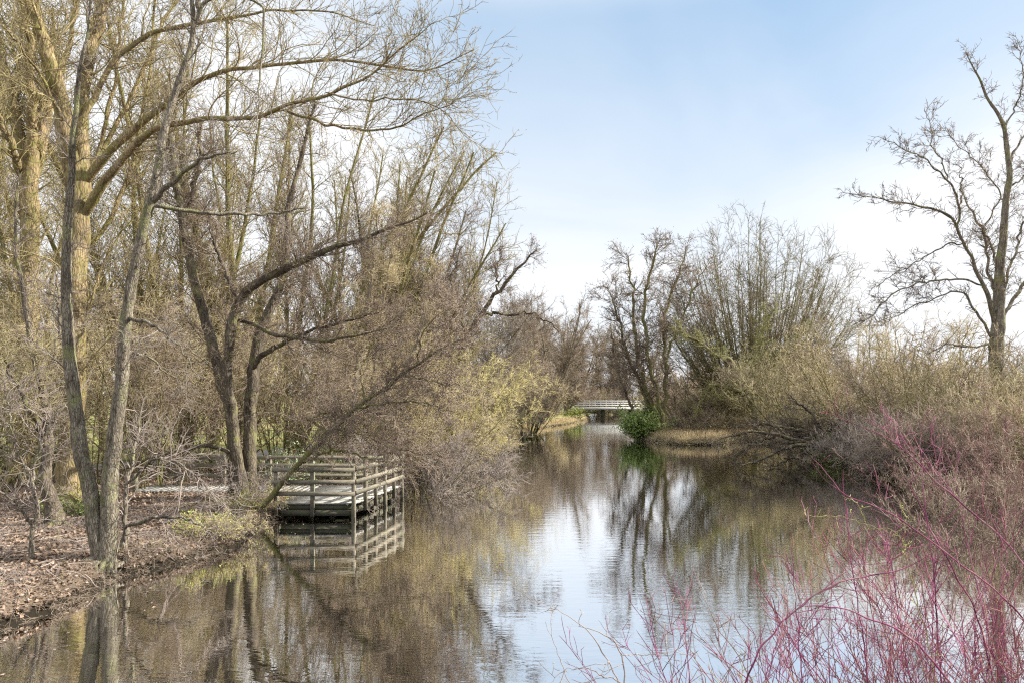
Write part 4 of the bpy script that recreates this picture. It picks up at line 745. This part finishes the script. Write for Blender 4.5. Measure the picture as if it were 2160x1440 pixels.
# stump with roots on the grassy point
sx, sy = GW(1104, 925); sb = empty('tree_stump', (sx, sy, .05), 'dark rotten stump with roots at the tip of the left grassy point', 'stump'); rr = rs(91); st_ = fan(rr, sx, sy, .9, 14, 1.3, .09, npt=6, up=-.06, wob=.25, rb=.3, z0=.0)
A = Acc(); A.tubes(np.stack([s[0] for s in st_]), np.stack([s[1] for s in st_]), 6, True); A.build('roots', BK_dark, sb, (sx, sy, .05))
A = Acc(); A.tubes(np.array([[[sx, sy, -.2], [sx, sy, .3], [sx+.05, sy, .55]]]), np.array([[.4, .3, .22]]), 9, False); A.build('stump_body', BK_dark, sb, (sx, sy, .05))
# ================================================================== STUFF
def scatter(rng, n, x0, x1, y0, y1, dmin, dmax=99, p=1.0):
    y = y0+(y1-y0)*rng.random(n)**p; x = rng.uniform(x0, x1, n)
    d = sdist(x, y); k = (d > dmin) & (d < dmax); x, y = x[k], y[k]; return x, y, hgt(x, y)
rr = rs(95)
x, y, z = scatter(rr, 95000, -20, -2, 8, 30, -.1, 99, 1.5); k = z > .07; x, y, z = x[k], y[k], z[k]
A = Acc(); A.leaves(rr, np.stack([x, y, z+.012+.03*rr.random(len(x))], -1), .085, .6, .6)
setp(A.build('leaf_litter', LITTER), 'carpet of dead brown leaves on the left bank', 'leaves', kind='stuff')
def tufts(name, label, cat, x, y, z, hgt_, rad, m_, rng, lean=.5, npt=3, lj=.5, up=0):
    B = len(x); d = rng.normal(size=(B, 3))*lean; d[:, 2] = 1; d = nrm(d); P = np.zeros((B, npt, 3)); P[:, 0] = np.stack([x, y, z-.02], -1); h = hgt_*rng.uniform(1-lj, 1+lj*.6, B)
    for k in range(1, npt):
        d = d+rng.normal(size=(B, 3))*.25; d[:, 2] += up; d = nrm(d); P[:, k] = P[:, k-1]+d*(h/(npt-1))[:, None]
    A = Acc(); A.tubes(P, np.full((B, npt), rad)*np.linspace(1, .4, npt), 3, True); return setp(A.build(name, m_), label, cat, kind='stuff')
x, y, z = scatter(rr, 36000, -14, -3, 8.5, 17.5, .1, 99, 1.2); k = vn(x*1.1+3, y*1.1) > -.25+.5*rr.random(len(x)); x, y, z = x[k], y[k], z[k]
tufts('dry_stalks', 'mat of dry grey-brown stalks covering the left bank slope', 'dry stalks', x, y, z, .30, .0035, TW_grey, rr, 1.4, 4, up=-.12)
def edge(rng, n, lo, hi, o0, o1):
    seg = rng.integers(lo, hi, n); a = poly[seg]; b_ = poly[seg+1]; L_ = np.hypot(*(b_-a).T)
    keep = rng.random(n) < L_/L_.max(); a, b_, L_ = a[keep], b_[keep], L_[keep]; n = len(a); p = a+(b_-a)*rng.random(n)[:, None]
    nv = np.stack([-(b_-a)[:, 1], (b_-a)[:, 0]], 1)/L_[:, None]; p = p+nv*rng.uniform(o0, o1, n)[:, None]+rng.normal(size=(n, 2))*.06; return p[:, 0], p[:, 1], hgt(p[:, 0], p[:, 1])
x, y, z = edge(rr, 60000, 0, 22, -.05, .45)
tufts('bank_fringe', 'fringe of dead twigs and stalks hanging along the left water edge', 'dead twigs', x, y, np.maximum(z, .02), .26, .0035, TW_brown, rr, 1.5, 4, up=-.28)
x, y, z = edge(rr, 900, 0, 22, 0, .3)
tufts('bank_roots', 'dark bare roots along the left water edge', 'roots', x, y, np.maximum(z, .05), .5, .010, TW_dark, rr, 1.6, 5, up=-.22)
x, y, z = scatter(rr, 60000, -30, 0, 34, 60, .3); tufts('lawn_grass', 'short green grass of the lawn behind the path', 'grass', x, y, z, .07, .008, twig('grass_blades', (.11, .16, .03), (.26, .30, .08)), rr, .5)
x, y, z = scatter(rr, 26000, 7, 24, 44, 62, .3, 4); tufts('straw_grass', 'straw-coloured dry grass on the tip of the right bank', 'grass', x, y, z, .55, .012, STRAW, rr, .5, 4, up=-.05)
x, y, z = scatter(rr, 26000, -2, 12, 36, 95, -.05, 2.2); k = x < 3+.09*(y-36); tufts('bank_grass', 'pale dry grass along the far left shore', 'grass', x[k], y[k], z[k], .35, .012, STRAW, rr, .5, 3)
x, y, z = scatter(rr, 70000, 10, 30, 16, 46, -.15, 4); tufts('right_bank_undergrowth', 'mat of dead stalks along the right water edge', 'undergrowth', x, y, z, .7, .006, TW_brown, rr, 1.1, 4, up=-.1)
x, y, z = scatter(rr, 420, -9, -1.5, 8, 20, -1.6, -.1); A = Acc(); A.leaves(rr, np.stack([x, y, np.full(len(x), .012)], -1), .06, .995, .6); setp(A.build('floating_leaves', LITTER), 'dead leaves floating on the water along the left bank', 'leaves', kind='stuff')
x, y, z = scatter(rr, 9000, -14, -3, 9, 22, .1, 2.5); k = vn(x*.9+7, y*.9-2) > .25; tufts('grass_tufts', 'scattered olive grass tufts on the left bank', 'grass', x[k], y[k], z[k], .28, .004, TW_moss, rr, .6, 4, up=-.05)
GF = 'bare trees beyond the footbridge'
for i, (px, Y, top, lb) in enumerate([(1205, 128, 655, 'leftmost bare tree beyond the footbridge'), (1240, 140, 675, 'bare tree beyond the left end of the footbridge'), (1268, 128, 690, 'bare tree rising over the middle of the footbridge'), (1298, 138, 680, 'bare tree just right of the footbridge middle, behind it'),
        (1330, 126, 665, 'bare tree beyond the right end of the footbridge'), (1365, 134, 650, 'bare tree behind the slim alder stems, beyond the footbridge'), (1175, 122, 630, 'bare tree beyond the bushes on the left of the footbridge')]):
    bg('bare_tree', lb, px, Y, top, 7, .5, .16, 0, (BK_grey, TC_brown), 400+i, levels=[Lv(0, 4, 7, .018, N=90, wob=.14, up=.03, rmax=.045), Lv(0, 2.2, 5, .015, N=900, src='all'), Lv(0, 1.1, 3, .013, N=4500, src='all')], group=GF, up=.01)
for i, (px, Y, top, m_, lb) in enumerate([(1222, 118, 815, TW_brown, 'low brown shrub right behind the left half of the footbridge'), (1262, 122, 820, TW_olive, 'low olive shrub behind the middle of the footbridge'), (1310, 120, 812, TW_brown, 'low brown shrub behind the right half of the footbridge'), (1415, 80, 800, TW_tan, 'tan shrub far behind the slim alder stems'), (1470, 76, 760, TW_brown, 'tall brown shrub far behind the straw point'), (1530, 74, 740, TW_olive, 'olive shrub far behind the crooked lichened tree')]):
    x, y = at(px, Y); shrub('far_shrub', lb, x, y, H-(top-HZ)/F*Y-gz(x, y), 20, .8, (BK_grey, m_), 420+i, 'shrubs around the far end of the water', r=.06, rb=1.5, levels=FB)
n0 = len(LP)
x, y, z = edge(rr, 30000, n0+4, n0+15, -.05, .8)
tufts('straw_fringe', 'ragged dead grass hanging over the edge of the right bank tip', 'grass', x, y, np.maximum(z, .03), .42, .010, TW_tan, rr, 1.1, 4, up=-.18)
x, y, z = edge(rr, 3000, n0+4, n0+18, -.1, .3)
tufts('right_roots', 'dark roots and twigs along the waterline of the right bank', 'roots', x, y, np.maximum(z, .05), .7, .014, TW_dark, rr, 1.5, 4, up=-.2)
x, y, z = edge(rr, 16000, 22, 33, -.05, .9)
tufts('left_point_fringe', 'ragged pale grass hanging over the grassy left point', 'grass', x, y, np.maximum(z, .03), .4, .012, STRAW, rr, 1.1, 4, up=-.15)
x, y, z = scatter(rr, 700, -14, -3, 8.5, 20, .1, 99); P = np.zeros((len(x), 4, 3)); a_ = rr.random(len(x))*6.28; L_ = rr.uniform(.2, .9, len(x))
for k in range(4): P[:, k] = np.stack([x+np.cos(a_+.15*k)*L_*k/3, y+np.sin(a_+.15*k)*L_*k/3, 0*x], -1); P[:, k, 2] = np.maximum(hgt(P[:, k, 0], P[:, k, 1]), 0)+.03+.03*rr.random(len(x))
A = Acc(); A.tubes(P, np.outer(rr.uniform(.005, .014, len(x)), [1, .9, .7, .4]), 5, True); setp(A.build('fallen_sticks', TW_grey), 'fallen sticks lying on the leafy left bank', 'sticks', kind='stuff')
C = np.stack([rr.uniform(-6.2, -4.0, 90), rr.uniform(19.6, 23, 90), np.full(90, ZD+.012)], -1); C2 = np.stack([rr.uniform(-11, -6.4, 70), rr.uniform(22, 23.3, 70), np.full(70, ZD+.012)], -1)
A = Acc(); A.leaves(rr, np.concatenate([C, C2]), .07, .97, .6); setp(A.build('deck_leaves', LITTER), 'dead leaves scattered on the deck boards', 'leaves', kind='stuff')
shrub('brush_pile', 'heap of dead brown brushwood on the straw point of the right bank', *at(1470, 57), 1.7, 30, 1.2, (TW_brown, TW_brown), 440, r=.02, rb=1.6, up=-.05, levels=FB[:2])
shrub('brush_pile', 'low brown brushwood at the back right of the straw point', *at(1540, 56), 1.5, 26, 1.2, (TW_tan, TW_tan), 441, r=.02, rb=1.4, up=-.05, levels=FB[:2])
# far wood
def wood_mass(name, label, pts, seed, m_):
    rng = rs(seed); A = Acc()
    for (x0, y0, hh_, n) in pts:
        st = fan(rng, x0, y0, hh_, n, .55, .22, npt=9, up=.03, wob=.07, rb=.8)
        P = np.stack([s[0] for s in st]); Rr = np.stack([s[1] for s in st]); A.tubes(P, Rr, 4, True)
        a = spawn(rng, P, Rr, .9, 4, 5, rmin=.035, wob=.14, up=.05); A.tubes(*a, 3, True)
        b_ = spawn(rng, *a, 1.3, 1.9, 4, rmin=.03, wob=.15, up=.04); A.tubes(*b_, 3, True); c_ = spawn(rng, *b_, 1.5, .9, 3, rmin=.026); A.tubes(*c_, 3, True)
    return setp(A.build(name, m_), label, 'wood', kind='stuff')
rw = rs(97); pts = []
for k in range(46):
    y0 = rw.uniform(128, 190); x0 = rw.uniform(-.55, .95)*y0
    hh_ = rw.uniform(8, 13)*(.8 if 0.1 < x0/y0 < .17 else 1.0); pts.append((x0, y0, hh_, 6))
wood_mass('far_wood', 'hazy far-off wood closing the view beyond the footbridge', pts, 98, TW_brown)
rw = rs(99); pts = []
for k in range(26):
    y0 = rw.uniform(52, 90); x0 = -rw.uniform(.12, .75)*y0; pts.append((x0, y0, rw.uniform(9, 14), 5))
wood_mass('left_far_wood', 'far wood seen as one mass behind the lawn on the left', pts, 100, TW_olive)
rw = rs(101); pts = []
for k in range(24):
    y0 = rw.uniform(62, 105); x0 = rw.uniform(.24, .85)*y0; pts.append((x0, y0, rw.uniform(5, 9), 6))
wood_mass('right_far_wood', 'far scrub seen as one mass behind the right bank thicket', pts, 102, TW_brown)
tot = sum(len(o.data.polygons) for o in bpy.data.objects if o.type == 'MESH'); print('FACES', tot)
